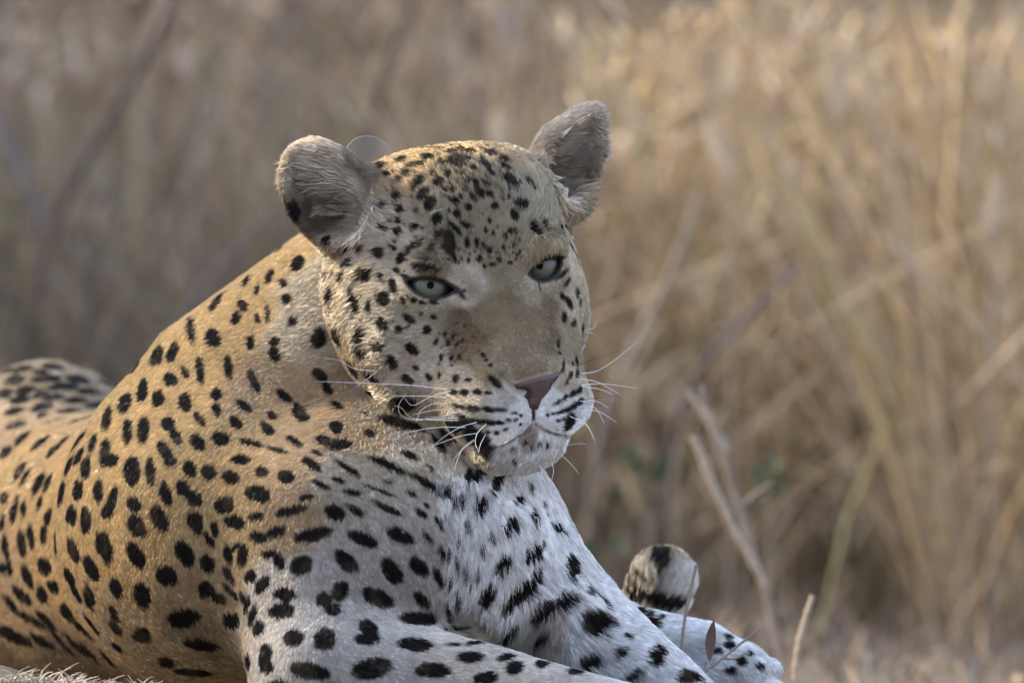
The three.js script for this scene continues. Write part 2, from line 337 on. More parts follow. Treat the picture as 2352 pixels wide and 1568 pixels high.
const SPOTS_FLANK = [[545, 340, 48, 28, 110], [468, 405, 55, 22, 100], [460, 560, 64, 25, 95], [488, 592, 34, 28, 140], [375, 625, 46, 22, 95], [405, 515, 40, 14, 110], [345, 575, 40, 15, 115], [300, 615, 46, 20, 115], [330, 520, 70, 16, 140], [265, 520, 60, 16, 130], [225, 555, 35, 18, 120],
  [175, 515, 50, 25, 140], [95, 495, 50, 28, 120], [25, 555, 32, 32, 0], [85, 640, 50, 22, 120], [108, 665, 40, 16, 120], [575, 640, 64, 38, 90], [660, 645, 64, 22, 85], [830, 630, 37, 31, 70], [915, 645, 37, 31, 40], [1010, 665, 39, 29, 25], [1150, 642, 31, 23, 20], [168, 695, 52, 22, 115],
  [210, 690, 42, 18, 110], [265, 740, 52, 30, 105], [340, 725, 43, 21, 90], [430, 725, 53, 23, 90], [490, 765, 60, 22, 105], [470, 815, 36, 27, 120], [18, 755, 26, 22, 90], [62, 810, 58, 20, 100], [103, 805, 36, 16, 95], [175, 775, 30, 15, 110], [725, 740, 52, 26, 75], [800, 712, 36, 28, 60],
  [850, 758, 42, 30, 35], [1130, 740, 62, 38, 15], [985, 790, 46, 36, -20], [585, 785, 34, 30, 60], [600, 880, 56, 34, 55], [312, 835, 41, 23, 85], [375, 855, 53, 23, 90], [210, 840, 32, 18, 100], [700, 850, 64, 35, 60], [855, 865, 54, 35, 70], [940, 895, 34, 19, 75], [915, 940, 44, 16, 55],
  [1030, 865, 50, 30, 15], [1120, 838, 36, 17, -10], [8, 865, 32, 16, 95], [95, 955, 54, 21, 80], [135, 925, 54, 16, 80], [192, 915, 42, 18, 90], [245, 950, 56, 20, 90], [25, 975, 56, 16, 80], [320, 985, 54, 21, 70], [455, 970, 74, 35, 75], [595, 1010, 68, 34, 60], [810, 1000, 60, 42, 60],
  [905, 1045, 42, 32, 70], [1130, 930, 42, 27, 10], [1205, 905, 46, 23, -20], [998, 1005, 42, 20, 75], [1062, 1012, 50, 25, 95], [1030, 975, 32, 12, -40], [1005, 1100, 48, 18, 60], [1015, 1170, 50, 14, 45], [10, 1065, 28, 20, 90], [42, 1065, 32, 18, 70], [195, 1055, 36, 28, 60],
  [120, 1100, 52, 22, 65], [400, 1065, 58, 26, 60], [300, 1100, 42, 28, 50], [505, 1150, 48, 28, 70], [620, 1185, 58, 38, 80], [730, 1100, 48, 46, 60], [905, 1160, 42, 36, 40], [960, 1195, 42, 24, 25], [1098, 1100, 32, 26, 110], [1148, 1140, 46, 26, 130], [1245, 1180, 48, 32, 5],
  [1235, 1255, 58, 36, -5], [1180, 1002, 38, 20, 0], [1222, 1035, 42, 26, 70], [1062, 1190, 28, 14, 70], [1080, 1225, 42, 14, 105], [1105, 1275, 50, 16, 105], [1132, 1330, 34, 26, 120], [75, 1170, 40, 18, 60], [40, 1210, 45, 14, 40], [110, 1190, 45, 18, 45], [185, 1180, 38, 26, 70],
  [235, 1145, 32, 22, 40], [330, 1170, 45, 22, 55], [390, 1195, 48, 24, 80], [290, 1255, 38, 26, 60], [60, 1240, 70, 12, 42], [140, 1290, 70, 16, 25], [200, 1290, 60, 18, 40], [350, 1320, 80, 16, 38], [400, 1310, 60, 20, 55], [500, 1265, 40, 20, 70], [505, 1325, 45, 22, 50],
  [805, 1285, 74, 40, -5], [1015, 1295, 42, 36, 10], [620, 1355, 42, 40, 0], [880, 1400, 88, 26, 8], [510, 1410, 36, 25, 60], [60, 1360, 90, 28, 20], [270, 1390, 80, 14, 45], [330, 1400, 70, 14, 45], [385, 1430, 60, 14, 45], [180, 1380, 60, 20, 20], [470, 1460, 55, 16, 50],
  [850, 1520, 95, 30, 0], [725, 1475, 40, 34, 0], [1085, 1480, 36, 26, 90], [1160, 1440, 44, 30, 100], [1162, 1490, 38, 32, 60], [1285, 1370, 46, 37, 0], [1420, 1375, 49, 48, 0], [1350, 1515, 92, 37, 10]];
const SPOTS_BACK = [[90, 190, 48, 18, -10], [230, 180, 48, 16, 8], [330, 175, 48, 13, 10], [395, 185, 31, 18, 5], [60, 240, 40, 20, -10], [200, 235, 63, 16, -5], [340, 235, 48, 16, 8], [470, 255, 40, 16, 10], [110, 285, 48, 16, -8], [260, 270, 48, 16, 0], [390, 290, 48, 13, 5], [90, 325, 48, 18, -10],
  [230, 315, 48, 13, -5], [330, 330, 48, 13, 0], [180, 360, 48, 16, -12], [60, 375, 40, 16, -15], [300, 375, 48, 13, -5], [420, 350, 48, 13, -5], [230, 420, 40, 13, -15], [350, 430, 48, 16, -15], [70, 440, 40, 18, -20], [410, 395, 40, 13, -10], [20, 300, 31, 18, -10], [25, 200, 31, 16, -20]];
const SPOTS_CHEST = [[370, 312, 54, 42, 0], [745, 262, 92, 20, 33], [690, 335, 45, 16, 20], [585, 362, 60, 18, 22], [770, 407, 56, 18, 10], [945, 400, 110, 11, 22], [990, 345, 30, 13, 10], [495, 440, 50, 20, -12], [400, 520, 98, 28, -12], [665, 530, 68, 42, 25], [790, 520, 64, 25, 30], [995, 512, 104, 21, 25],
  [1190, 535, 46, 20, 35], [1130, 415, 40, 16, 30], [1110, 185, 58, 24, 20], [985, 240, 125, 24, 25], [1210, 345, 115, 22, 30], [1245, 265, 26, 12, 35], [1350, 410, 55, 20, 50], [1390, 480, 36, 16, 80], [1435, 465, 48, 20, 85], [1478, 325, 48, 20, 95], [1560, 255, 36, 18, 60], [1660, 350, 90, 26, 120],  // the last mark paints shadow under the chin
  [1545, 480, 58, 28, 120], [1460, 590, 42, 14, 95], [1340, 560, 22, 9, 80], [1300, 600, 52, 16, 60], [1225, 490, 22, 11, 50], [1230, 680, 52, 17, 55], [1420, 725, 28, 13, 80], [1600, 680, 30, 16, 115], [1725, 620, 60, 32, 140], [1785, 465, 36, 24, 120], [1845, 378, 32, 13, 85], [1865, 565, 44, 22, 100],
  [1922, 505, 28, 12, 80], [2010, 640, 44, 22, 55], [1870, 765, 87, 34, 140], [1680, 830, 64, 44, 120], [1550, 768, 34, 16, 110], [1530, 905, 40, 12, 100], [1320, 775, 48, 16, 65], [1360, 780, 26, 9, 80], [1410, 855, 36, 14, 85], [1455, 890, 48, 10, 90], [1370, 940, 34, 12, 80], [1485, 960, 36, 8, 90],
  [1300, 930, 68, 27, 60], [1180, 865, 72, 42, 45], [1015, 895, 88, 50, 55], [1065, 675, 90, 41, 25], [840, 695, 98, 41, 20], [735, 830, 92, 47, 45], [540, 665, 122, 41, -12], [460, 850, 74, 57, -15], [600, 1060, 54, 47, 0], [695, 1012, 66, 52, 120], [652, 1125, 54, 38, 0], [930, 1052, 104, 52, 25],
  [1195, 1065, 68, 35, 50], [1170, 1185, 112, 39, 10], [870, 1235, 62, 44, 30], [865, 1300, 80, 36, 0], [1160, 1335, 112, 40, 5], [895, 1480, 124, 64, -10], [1265, 1490, 104, 46, 0], [1490, 1410, 82, 33, 0], [1710, 1410, 56, 22, -10], [1760, 1475, 58, 42, -15], [1585, 1540, 80, 40, -10], [1930, 1450, 45, 26, -5],
  [2130, 1495, 56, 27, 0], [1390, 1335, 40, 13, 0], [1520, 1325, 60, 17, -5], [1410, 1060, 60, 14, 92], [1350, 1110, 48, 12, 80], [1365, 1180, 40, 12, 95], [1400, 1240, 80, 16, -10], [1590, 1025, 72, 46, 110], [1810, 1010, 175, 47, 137], [1930, 1150, 92, 41, 145], [2075, 1075, 72, 47, 150], [2105, 880, 80, 39, 80],
  [2215, 1015, 38, 17, 60], [1720, 1260, 90, 26, 140], [1920, 1310, 70, 30, 130], [320, 1565, 60, 18, 0], [640, 1600, 80, 30, 0]];
const SPOTS_ARM = [[735, 1200, 90, 72, 20], [700, 1440, 62, 38, -10], [875, 1395, 46, 32, 130], [1105, 1410, 62, 44, 120], [960, 1530, 57, 31, -30], [1300, 1535, 78, 36, 10], [930, 1285, 30, 14, 30], [780, 1085, 50, 10, 55]];
const SPOTS_HIND = [[1005, 1135, 26, 20, -20], [1065, 1150, 20, 13, 0], [945, 1208, 34, 17, -5], [1075, 1205, 37, 26, 10], [975, 1270, 30, 15, 0], [1060, 1320, 30, 20, 0], [1135, 1165, 20, 11, 0], [1540, 1285, 21, 17, 0], [1550, 1340, 27, 16, 0], [1470, 1375, 33, 16, 0], [1620, 1435, 23, 20, 0], [1670, 1390, 18, 15, 0],
  [1560, 1495, 27, 18, 0], [1730, 1465, 20, 17, 0], [870, 1150, 40, 12, -10], [1000, 1380, 30, 14, 20], [850, 1100, 55, 15, 5]];
const SPOTS_TAIL = [[1120, 805, 70, 56, 70], [1020, 925, 75, 15, 40], [985, 985, 75, 17, 42], [960, 1040, 70, 18, 42], [1150, 1075, 120, 44, 6], [955, 900, 50, 20, 60]];
const SPOTS_BROW = [[900, 425, 40, 20, -5], [955, 455, 42, 18, -15], [825, 488, 36, 22, -5], [860, 548, 26, 20, 10], [985, 540, 32, 24, -20], [1045, 485, 60, 17, -15], [1115, 440, 40, 20, -10], [940, 585, 28, 18, 110], [1055, 590, 52, 22, 130], [1030, 630, 30, 15, 130], [1150, 540, 24, 18, 60], [1185, 597, 36, 24, -10],
  [1215, 480, 40, 13, 0], [1270, 410, 40, 16, -5], [1375, 405, 34, 14, 10], [1320, 385, 26, 11, 0], [1110, 380, 50, 13, 5], [1190, 385, 20, 12, 0], [1230, 360, 30, 8, 0], [1510, 415, 42, 17, 10], [1590, 450, 34, 18, 20], [1350, 460, 36, 17, -15], [1275, 460, 36, 20, 10], [1400, 515, 30, 14, 30], [1475, 490, 44, 18, 35],
  [1510, 540, 35, 14, 40], [1600, 500, 50, 15, 35], [1640, 590, 62, 26, 45], [1420, 610, 32, 20, 60], [1480, 610, 30, 13, 30], [1500, 668, 24, 20, 30], [1250, 545, 20, 17, 0], [1320, 550, 18, 12, 0], [1360, 600, 16, 13, 0], [1270, 640, 24, 20, 20], [1220, 640, 22, 13, 60], [1320, 690, 16, 15, 0], [1290, 715, 26, 20, 30],
  [1300, 795, 30, 24, 30], [1370, 750, 24, 22, 30], [1400, 690, 34, 13, 50], [1535, 745, 24, 24, 100], [1695, 735, 52, 27, 25], [1655, 800, 40, 24, 70], [1500, 835, 15, 15, 0], [1085, 668, 45, 28, 125], [1130, 735, 46, 34, 115], [1170, 825, 34, 34, 0], [920, 680, 26, 24, 90], [940, 760, 26, 25, 60], [925, 830, 22, 20, 0],
  [1040, 770, 15, 14, 0], [930, 900, 28, 22, -10], [1030, 870, 26, 17, 0], [1080, 880, 11, 11, 0], [840, 880, 20, 16, 0], [840, 740, 22, 16, 60], [490, 960, 24, 24, 0], [580, 800, 40, 18, -10], [700, 1010, 24, 22, 60], [805, 1035, 40, 34, 100], [905, 1010, 18, 18, 0], [1010, 1005, 44, 20, 125], [1075, 970, 34, 15, 120],
  [945, 1070, 40, 26, 110], [1180, 930, 46, 16, 125], [1140, 1000, 30, 18, 110], [1250, 970, 84, 38, 85], [1275, 1060, 36, 17, 70], [1300, 900, 44, 17, 50], [1260, 860, 26, 13, 40], [1360, 970, 34, 15, 85], [1420, 970, 34, 13, 80], [1465, 990, 26, 12, 60], [1500, 1020, 24, 13, 50], [1590, 1010, 22, 13, 60], [1600, 940, 24, 13, 60],
  [1525, 910, 15, 15, 0], [1640, 900, 30, 17, 0], [1480, 900, 15, 15, 0], [1440, 1070, 26, 13, 90], [1370, 1080, 22, 10, 90], [1560, 1080, 22, 15, 60], [1630, 1100, 18, 11, 0], [1520, 1110, 24, 11, 0], [1470, 1120, 13, 11, 0], [1690, 1030, 20, 11, 110], [1780, 880, 50, 22, 50], [1840, 860, 34, 15, 60], [1960, 870, 20, 18, 60],
  [1750, 600, 30, 12, 35], [1780, 640, 20, 9, 40], [625, 1100, 34, 19, 110], [590, 1190, 34, 13, 100], [500, 1170, 24, 12, 95], [725, 1175, 47, 34, 80], [815, 1185, 28, 17, 90], [920, 1145, 26, 17, 10], [1110, 1070, 20, 11, 0], [895, 1245, 47, 22, 75], [525, 1300, 47, 24, 105], [655, 1350, 60, 28, 75], [745, 1375, 39, 18, 95],
  [840, 1325, 47, 36, 80], [960, 1340, 28, 16, 80], [1025, 1335, 21, 19, 0], [830, 1485, 43, 32, 80], [1000, 1450, 45, 22, 35], [930, 1510, 24, 18, 60], [1110, 1520, 27, 25, 60], [1150, 1440, 22, 15, 30], [1070, 1420, 13, 11, 0], [1080, 1350, 30, 12, 10], [1150, 1345, 30, 16, 10], [1960, 1170, 60, 15, 140], [1990, 1220, 34, 11, 120],
  [2050, 1285, 30, 12, 95], [2000, 1350, 40, 17, 70], [1960, 1310, 26, 15, 70], [2070, 1345, 22, 9, 95], [1970, 1440, 36, 15, 90], [2030, 1475, 30, 15, 110], [2085, 1510, 34, 11, 95], [2010, 990, 50, 11, 60], [2045, 1060, 40, 9, 80], [1940, 880, 40, 13, 50], [275, 775, 70, 30, 75], [2125, 605, 36, 14, 100], [1110, 1125, 85, 20, 14],
  [1300, 460, 60, 40, 0], [1440, 660, 40, 26, 40], [1350, 860, 36, 18, 30]];
const SPOTS_MUZZLE = [[242, 690, 58, 24, 85], [390, 690, 50, 26, 80], [405, 790, 42, 28, 50], [495, 757, 32, 26, 60], [620, 650, 26, 19, 60], [705, 775, 47, 30, 30], [575, 858, 45, 30, 60], [330, 890, 60, 28, 60], [460, 945, 62, 26, 35], [675, 965, 45, 24, 25], [730, 895, 20, 15, 0], [810, 955, 28, 17, 50], [875, 940, 24, 11, 90],
  [885, 830, 24, 13, 90], [950, 835, 22, 15, 110], [1000, 825, 18, 13, 120], [930, 740, 24, 14, 120], [985, 748, 20, 11, 130], [1020, 725, 20, 11, 120], [960, 700, 18, 13, 110], [910, 685, 24, 13, 100], [855, 730, 26, 15, 110], [978, 965, 26, 21, 100], [1058, 972, 22, 12, 0], [965, 1048, 26, 18, 5], [1030, 1050, 29, 21, 10],
  [1112, 1048, 28, 18, 10], [1185, 1053, 24, 12, 5], [1005, 1140, 48, 14, 15], [1090, 1153, 42, 22, 5], [1180, 1155, 42, 18, 10], [1255, 1158, 46, 12, 5], [1020, 1205, 52, 13, 22], [1115, 1230, 60, 17, 10], [1185, 1236, 50, 17, 8], [1250, 1240, 34, 13, 0], [1310, 1222, 18, 11, 0], [1345, 1180, 18, 10, 0], [1355, 1222, 14, 10, 0],
  [1385, 1195, 12, 10, 0], [1385, 1250, 12, 8, 0], [1290, 1282, 18, 10, 0], [1235, 1303, 20, 12, 0], [1180, 1300, 20, 12, 0], [1148, 817, 20, 15, 40], [1168, 847, 14, 11, 30], [1197, 878, 12, 10, 30], [1620, 735, 20, 10, 90], [1622, 760, 12, 10, 0], [1628, 800, 12, 8, 60], [1225, 985, 60, 20, 42], [1700, 940, 24, 13, 110],
  [1740, 930, 30, 11, 95], [1735, 850, 30, 10, 80], [1710, 865, 13, 8, 90], [1675, 980, 24, 11, 110], [1620, 1110, 34, 10, 150], [1665, 1080, 28, 14, 140], [1710, 1055, 28, 16, 135], [1750, 1035, 28, 16, 130], [1640, 1170, 34, 12, 160], [1680, 1155, 28, 14, 150], [1725, 1130, 36, 16, 140], [1760, 1105, 28, 16, 120],
  [1590, 1180, 13, 10, 0], [1555, 1190, 13, 10, 0], [1690, 1240, 62, 28, 115], [1620, 1225, 15, 10, 0], [1655, 1215, 13, 11, 0], [975, 1255, 84, 36, 18], [1105, 1335, 92, 46, 30], [1160, 1390, 64, 26, 15], [870, 1370, 70, 24, 60], [930, 1310, 60, 20, 25], [650, 1110, 80, 44, 15], [640, 1245, 104, 40, 8], [1650, 890, 50, 9, 100],  // dark lip corner, plus jaw and neck shadow painted as marks
  [450, 1060, 62, 28, 35], [1345, 1395, 20, 18, 0], [1410, 1370, 13, 10, 0], [1500, 1370, 13, 10, 0], [1550, 1385, 16, 13, 60], [1345, 1470, 13, 13, 0], [1450, 1400, 11, 11, 0], [1015, 440, 42, 13, 45], [1005, 420, 40, 14, -10], [1500, 370, 55, 7, 75], [1480, 280, 30, 9, 75], [660, 322, 40, 13, 15]];
const SPOTS = [], CELL = 60, spotGrid = new Map();
const gk = (i, j, k) => (i + 500) + 1000 * ((j + 500) + 1000 * (k + 500));
function addSpots(list, view, start, grow = 1) {
  const [u0, v0, q] = VIEWS[view];
  for (const [x, y, a0, b0, deg] of list) {
    const g = view === 'flank' && x < 430 ? grow + 0.16 : grow, a = a0 * (1 + (g - 1) * 0.7), b = b0 * g;
    const u = u0 + x * q, v = v0 + y * q, p = skinBefore.cast(u, v, start);
    if (!p || p[2] < -2550) continue;
    const n = skinBefore.normal(...p, 6), t = deg * Math.PI / 180, f = Math.max(Math.abs(n[2]), 0.34);
    const flat = (d) => { const s = clamp(-(d[0] * n[0] + d[1] * n[1]) / (Math.sign(n[2] || 1) * f), -2.4, 2.4), r = [d[0], d[1], s]; return [norm3(r), len3(r)]; };   // the mark lies in the skin, not in the picture
    const [A, la] = flat([Math.cos(t), -Math.sin(t)]), [B0, lb] = flat([Math.sin(t), Math.cos(t)]);
    const Av = mul3(A, la), Bv = mul3(B0, lb), ca = cross3(Bv, n), cb = cross3(n, Av), s = { p, A: mul3(ca, 1 / dot3(Av, ca)), B: mul3(cb, 1 / dot3(Bv, cb)), a: a * q, b: b * q, big: Math.max(a * q * la, b * q * lb), n };
    SPOTS.push(s);
    const R = s.big * 1.3;
    for (let i = Math.floor((p[0] - R) / CELL); i <= Math.floor((p[0] + R) / CELL); i++) for (let j = Math.floor((p[1] - R) / CELL); j <= Math.floor((p[1] + R) / CELL); j++) for (let k = Math.floor((p[2] - R) / CELL); k <= Math.floor((p[2] + R) / CELL); k++) {
      const c = gk(i, j, k);
      if (!spotGrid.has(c)) spotGrid.set(c, []);
      spotGrid.get(c).push(s);
    }
  }
}
addSpots(SPOTS_NAPE, 'nape', 900, 1.04); addSpots(SPOTS_FLANK, 'flank', 900, 1.02); addSpots(SPOTS_BACK, 'flank', -1250, 1.12); addSpots(SPOTS_CHEST, 'chest', 900, 1.03); addSpots(SPOTS_ARM, 'arm', 900, 1.1); addSpots(SPOTS_HIND, 'arm', -300, 1.5); addSpots(SPOTS_TAIL, 'arm', -650, 1.1);
addSpots(SPOTS_BROW, 'brow', 900, 1.12); addSpots(SPOTS_MUZZLE, 'muzzle', 900, 1.1);
addSpots(Array.from({ length: 90 }, () => [rr(1180, 1640), rr(370, 700), rr(6, 17), rr(5, 9), rr(-30, 60)]), 'brow');
addSpots(Array.from({ length: 40 }, () => [rr(1300, 1700), rr(900, 1090), rr(6, 15), rr(4, 7), rr(50, 120)]), 'brow');
addSpots(Array.from({ length: 60 }, () => [rr(860, 1260), rr(500, 1060), rr(6, 15), rr(6, 12), rr(60, 150)]), 'brow');
addSpots(Array.from({ length: 46 }, () => [rr(480, 1010), rr(1000, 1520), rr(6, 14), rr(5, 11), rr(60, 120)]), 'brow');
addSpots(Array.from({ length: 46 }, () => [rr(1230, 1700), rr(560, 1120), rr(6, 15), rr(5, 10), rr(30, 120)]), 'brow');
addSpots(Array.from({ length: 6 }, () => [rr(20, 470), rr(180, 440), rr(26, 50), rr(12, 18), rr(-20, 10)]), 'flank', -1250);
addSpots(Array.from({ length: 36 }, () => [rr(870, 1130), rr(600, 880), rr(5, 11), rr(4, 8), rr(0, 180)]), 'muzzle');
function spotAt(p) {                          // 1 inside a black mark, 0 outside, with uneven edges
  const near = spotGrid.get(gk(Math.floor(p[0] / CELL), Math.floor(p[1] / CELL), Math.floor(p[2] / CELL)));
  if (!near) return 0;
  let m = 0;
  const wob = 1 + 0.13 * noise3(p[0] * 0.06, p[1] * 0.06, p[2] * 0.06) + 0.06 * noise3(p[0] * 0.19, p[1] * 0.19, p[2] * 0.19);
  for (const s of near) {
    const d = sub3(p, s.p), x = dot3(d, s.A), y = dot3(d, s.B), z = dot3(d, s.n);
    if (Math.abs(z) > s.big * 0.8 + 25) continue;
    const r = Math.sqrt((x * x) / (s.a * s.a) + (y * y) / (s.b * s.b)) * wob, soft = 2.2 / Math.min(s.a, s.b);
    m = Math.max(m, 1 - smooth(1 - soft, 1 + soft, r));
  }
  return m;
}
const grooveNear = (p) => Math.min(...GROOVES.map((g) => g.f(...p)));
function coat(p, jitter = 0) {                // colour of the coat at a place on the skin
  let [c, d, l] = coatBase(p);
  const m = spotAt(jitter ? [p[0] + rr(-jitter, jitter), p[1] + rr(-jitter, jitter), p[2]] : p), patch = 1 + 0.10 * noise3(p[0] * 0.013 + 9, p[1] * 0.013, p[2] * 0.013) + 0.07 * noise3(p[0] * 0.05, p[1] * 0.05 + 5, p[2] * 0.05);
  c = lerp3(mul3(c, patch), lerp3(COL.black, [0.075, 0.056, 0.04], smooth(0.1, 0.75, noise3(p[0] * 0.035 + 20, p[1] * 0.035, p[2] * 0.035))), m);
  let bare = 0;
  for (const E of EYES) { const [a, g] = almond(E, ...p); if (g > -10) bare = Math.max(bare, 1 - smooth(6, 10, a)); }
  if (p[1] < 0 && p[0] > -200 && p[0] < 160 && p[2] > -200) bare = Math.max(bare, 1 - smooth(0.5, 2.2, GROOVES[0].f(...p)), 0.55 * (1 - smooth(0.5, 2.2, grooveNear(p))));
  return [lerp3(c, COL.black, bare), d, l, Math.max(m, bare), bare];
}

// ------------------------------------------------------------------ the leopard itself
const BASE = [0.02, -0.285, -0.15];
const toW = (p) => [p[0] * S - BASE[0], p[1] * S - BASE[1], p[2] * S - BASE[2]];
const beast = new THREE.Group();
beast.name = 'leopard';
beast.position.set(...BASE);
tag(beast, 'spotted leopard lying with raised head, looking to the right past the camera', 'leopard');
scene.add(beast);
function part(name, geometry, material, parent = beast, label) {
  const m = new THREE.Mesh(geometry, material);
  m.name = numbered(name);
  if (label) m.userData.label = label;
  parent.add(m);
  return m;
}
function toGeometry(m, paint) {
  const g = new THREE.BufferGeometry(), pos = new Float32Array(m.pos.length), col = new Float32Array(m.pos.length);
  for (let i = 0; i < m.pos.length; i += 3) {
    const p = [m.pos[i], m.pos[i + 1], m.pos[i + 2]], w = toW(p), c = paint(p, [m.nor[i], m.nor[i + 1], m.nor[i + 2]]);
    pos.set(w, i); col.set(c, i);
  }
  g.setAttribute('position', new THREE.BufferAttribute(pos, 3));
  g.setAttribute('normal', new THREE.BufferAttribute(new Float32Array(m.nor), 3));
  g.setAttribute('color', new THREE.BufferAttribute(col, 3));
  g.setIndex(m.index);
  return g;
}
// the nose pad: a rounded shield that lies on the muzzle
const NOSE2 = [[1158, 871], [1185, 877], [1236, 862], [1291, 847], [1287, 872], [1266, 899], [1248, 920], [1239, 943], [1226, 953], [1213, 940], [1207, 920], [1184, 905], [1163, 888]].map(([u, v]) => toHead(skinBefore.cast(u, v)));
function inShield(hx, hy) {                   // signed distance to the outline, in head axes
  let d = 1e9, s = 1;
  for (let i = 0, j = NOSE2.length - 1; i < NOSE2.length; j = i++) {
    const [ax, ay] = NOSE2[i], [bx, by] = NOSE2[j], ex = bx - ax, ey = by - ay, wx = hx - ax, wy = hy - ay, t = clamp((wx * ex + wy * ey) / (ex * ex + ey * ey), 0, 1);
    d = Math.min(d, Math.hypot(wx - ex * t, wy - ey * t));
    const c1 = hy >= ay, c2 = hy < by, c3 = ex * wy > ey * wx;
    if ((c1 && c2 && c3) || (!c1 && !c2 && !c3)) s = -s;
  }
  return s * d;
}
const shieldAt = (p) => { const [x, y, z] = toHead(p); return z > 40 ? inShield(x, y) : 50; };
const noseField = new Field();
noseField.add({ k: 1, c: H(0, -270, 110), f: (x, y, z) => smax(skinBefore.eval(x, y, z) - 4.5, shieldAt([x, y, z]), 18) });
noseField.cut(...NOSTRILS, GROOVES[0]);
const nosePt = H(0, -278, 125);
const noseMesh = surface({ eval: (x, y, z, s, c) => noseField.eval(x, y, z), normal: (x, y, z) => noseField.normal(x, y, z, 1.2), near: () => [null, null] }, sub3(nosePt, [110, 90, 70]), add3(nosePt, [110, 90, 60]), 2.6);

const HEADBOX = (p) => p[0] > -585 && p[0] < 270 && p[1] > -330 && p[1] < 590 && p[2] > -420 && p[2] < 280;
const headMesh = surface(leopard, [-610, -360, -440], [300, 610, 300], 4.2);
const bodyMesh = surface(leopard, [-1400, -1150, -2500], [900, 350, 500], 9.5, HEADBOX);
const furMat = new THREE.MeshStandardMaterial({ vertexColors: true, roughness: 0.85, name: 'coat' });
const under = (p) => { const c = coat(p); return c[4] > 0.5 ? c[0] : lerp3(c[0], [0.17, 0.135, 0.11], 0.45 * (1 - c[3])); };
const bodyGeo = mergeGeometries([toGeometry(headMesh, under), toGeometry(bodyMesh, under)]);
part('body', bodyGeo, furMat);
// ---- nose
part('nose', toGeometry(noseMesh, (p) => {
  const e = shieldAt(p), n = noise3(p[0] * 0.12, p[1] * 0.12, p[2] * 0.12), edge = smooth(-16, -2, e), low = smooth(905, 945, 784 - p[1]);
  const slit = 1 - smooth(5, 16, Math.min(...NOSTRILS.map((g) => g.f(...p))));
  return lerp3(lerp3([0.088 + 0.02 * n, 0.056 + 0.012 * n, 0.052 + 0.012 * n], [0.035, 0.022, 0.02], Math.max(edge * 0.85, low * 0.6)), [0.012, 0.01, 0.01], slit);
}), new THREE.MeshPhysicalMaterial({ vertexColors: true, roughness: 0.42, clearcoat: 0.25, clearcoatRoughness: 0.35, name: 'nose leather' }), beast, 'pinkish brown nose pad');
// ---- eyes
function cap(r, angle, rings, seg, paint) {   // dome about +z
  const pos = [], nor = [], col = [], index = [];
  for (let i = 0; i <= rings; i++) for (let j = 0; j <= seg; j++) {
    const t = angle * i / rings, a = 2 * Math.PI * j / seg, n = [Math.sin(t) * Math.cos(a), Math.sin(t) * Math.sin(a), Math.cos(t)];
    pos.push(...mul3(n, r * S)); nor.push(...n); col.push(...paint(i / rings, a));
    if (i < rings && j < seg) { const o = i * (seg + 1) + j; index.push(o, o + seg + 1, o + 1, o + 1, o + seg + 1, o + seg + 2); }
  }
  const g = new THREE.BufferGeometry();
  g.setAttribute('position', new THREE.Float32BufferAttribute(pos, 3)); g.setAttribute('normal', new THREE.Float32BufferAttribute(nor, 3)); g.setAttribute('color', new THREE.Float32BufferAttribute(col, 3)); g.setIndex(index);
  return g;
}
const eyeMat = new THREE.MeshPhysicalMaterial({ vertexColors: true, roughness: 0.5, clearcoat: 0.6, clearcoatRoughness: 0.03, name: 'wet eye' });
EYES.forEach((E, n) => {
  const ball = part('eye', cap(55, Math.PI, 24, 36, () => [0.03, 0.022, 0.018]), eyeMat, beast, n ? 'pale green eye on the far side of the face' : 'pale green eye on the near side of the face');
  const c = toW(E.c);
  ball.position.set(...c);
  const gaze = norm3(n ? [0.12, 0.03, 1] : [0.07, 0.04, 1]);
  ball.quaternion.setFromUnitVectors(new THREE.Vector3(0, 0, 1), new THREE.Vector3(...gaze));
  part('iris', cap(56, 0.80, 16, 48, (t, a) => {
    const f = 1 + 0.10 * Math.sin(a * 23 + Math.sin(a * 5) * 2) * smooth(0.1, 0.5, t), k = smooth(0.70, 0.92, t);
    const base = lerp3([0.05, 0.036, 0.018], [0.078, 0.088, 0.060], smooth(0.12, 0.34, t));
    return lerp3(mul3(base, f), [0.03, 0.03, 0.03], k);
  }), eyeMat, ball);
  part('pupil', cap(56.4, 0.15, 4, 20, () => [0.006, 0.004, 0.003]), new THREE.MeshPhysicalMaterial({ vertexColors: true, roughness: 0.9, specularIntensity: 0.15, name: 'pupil' }), ball);
});
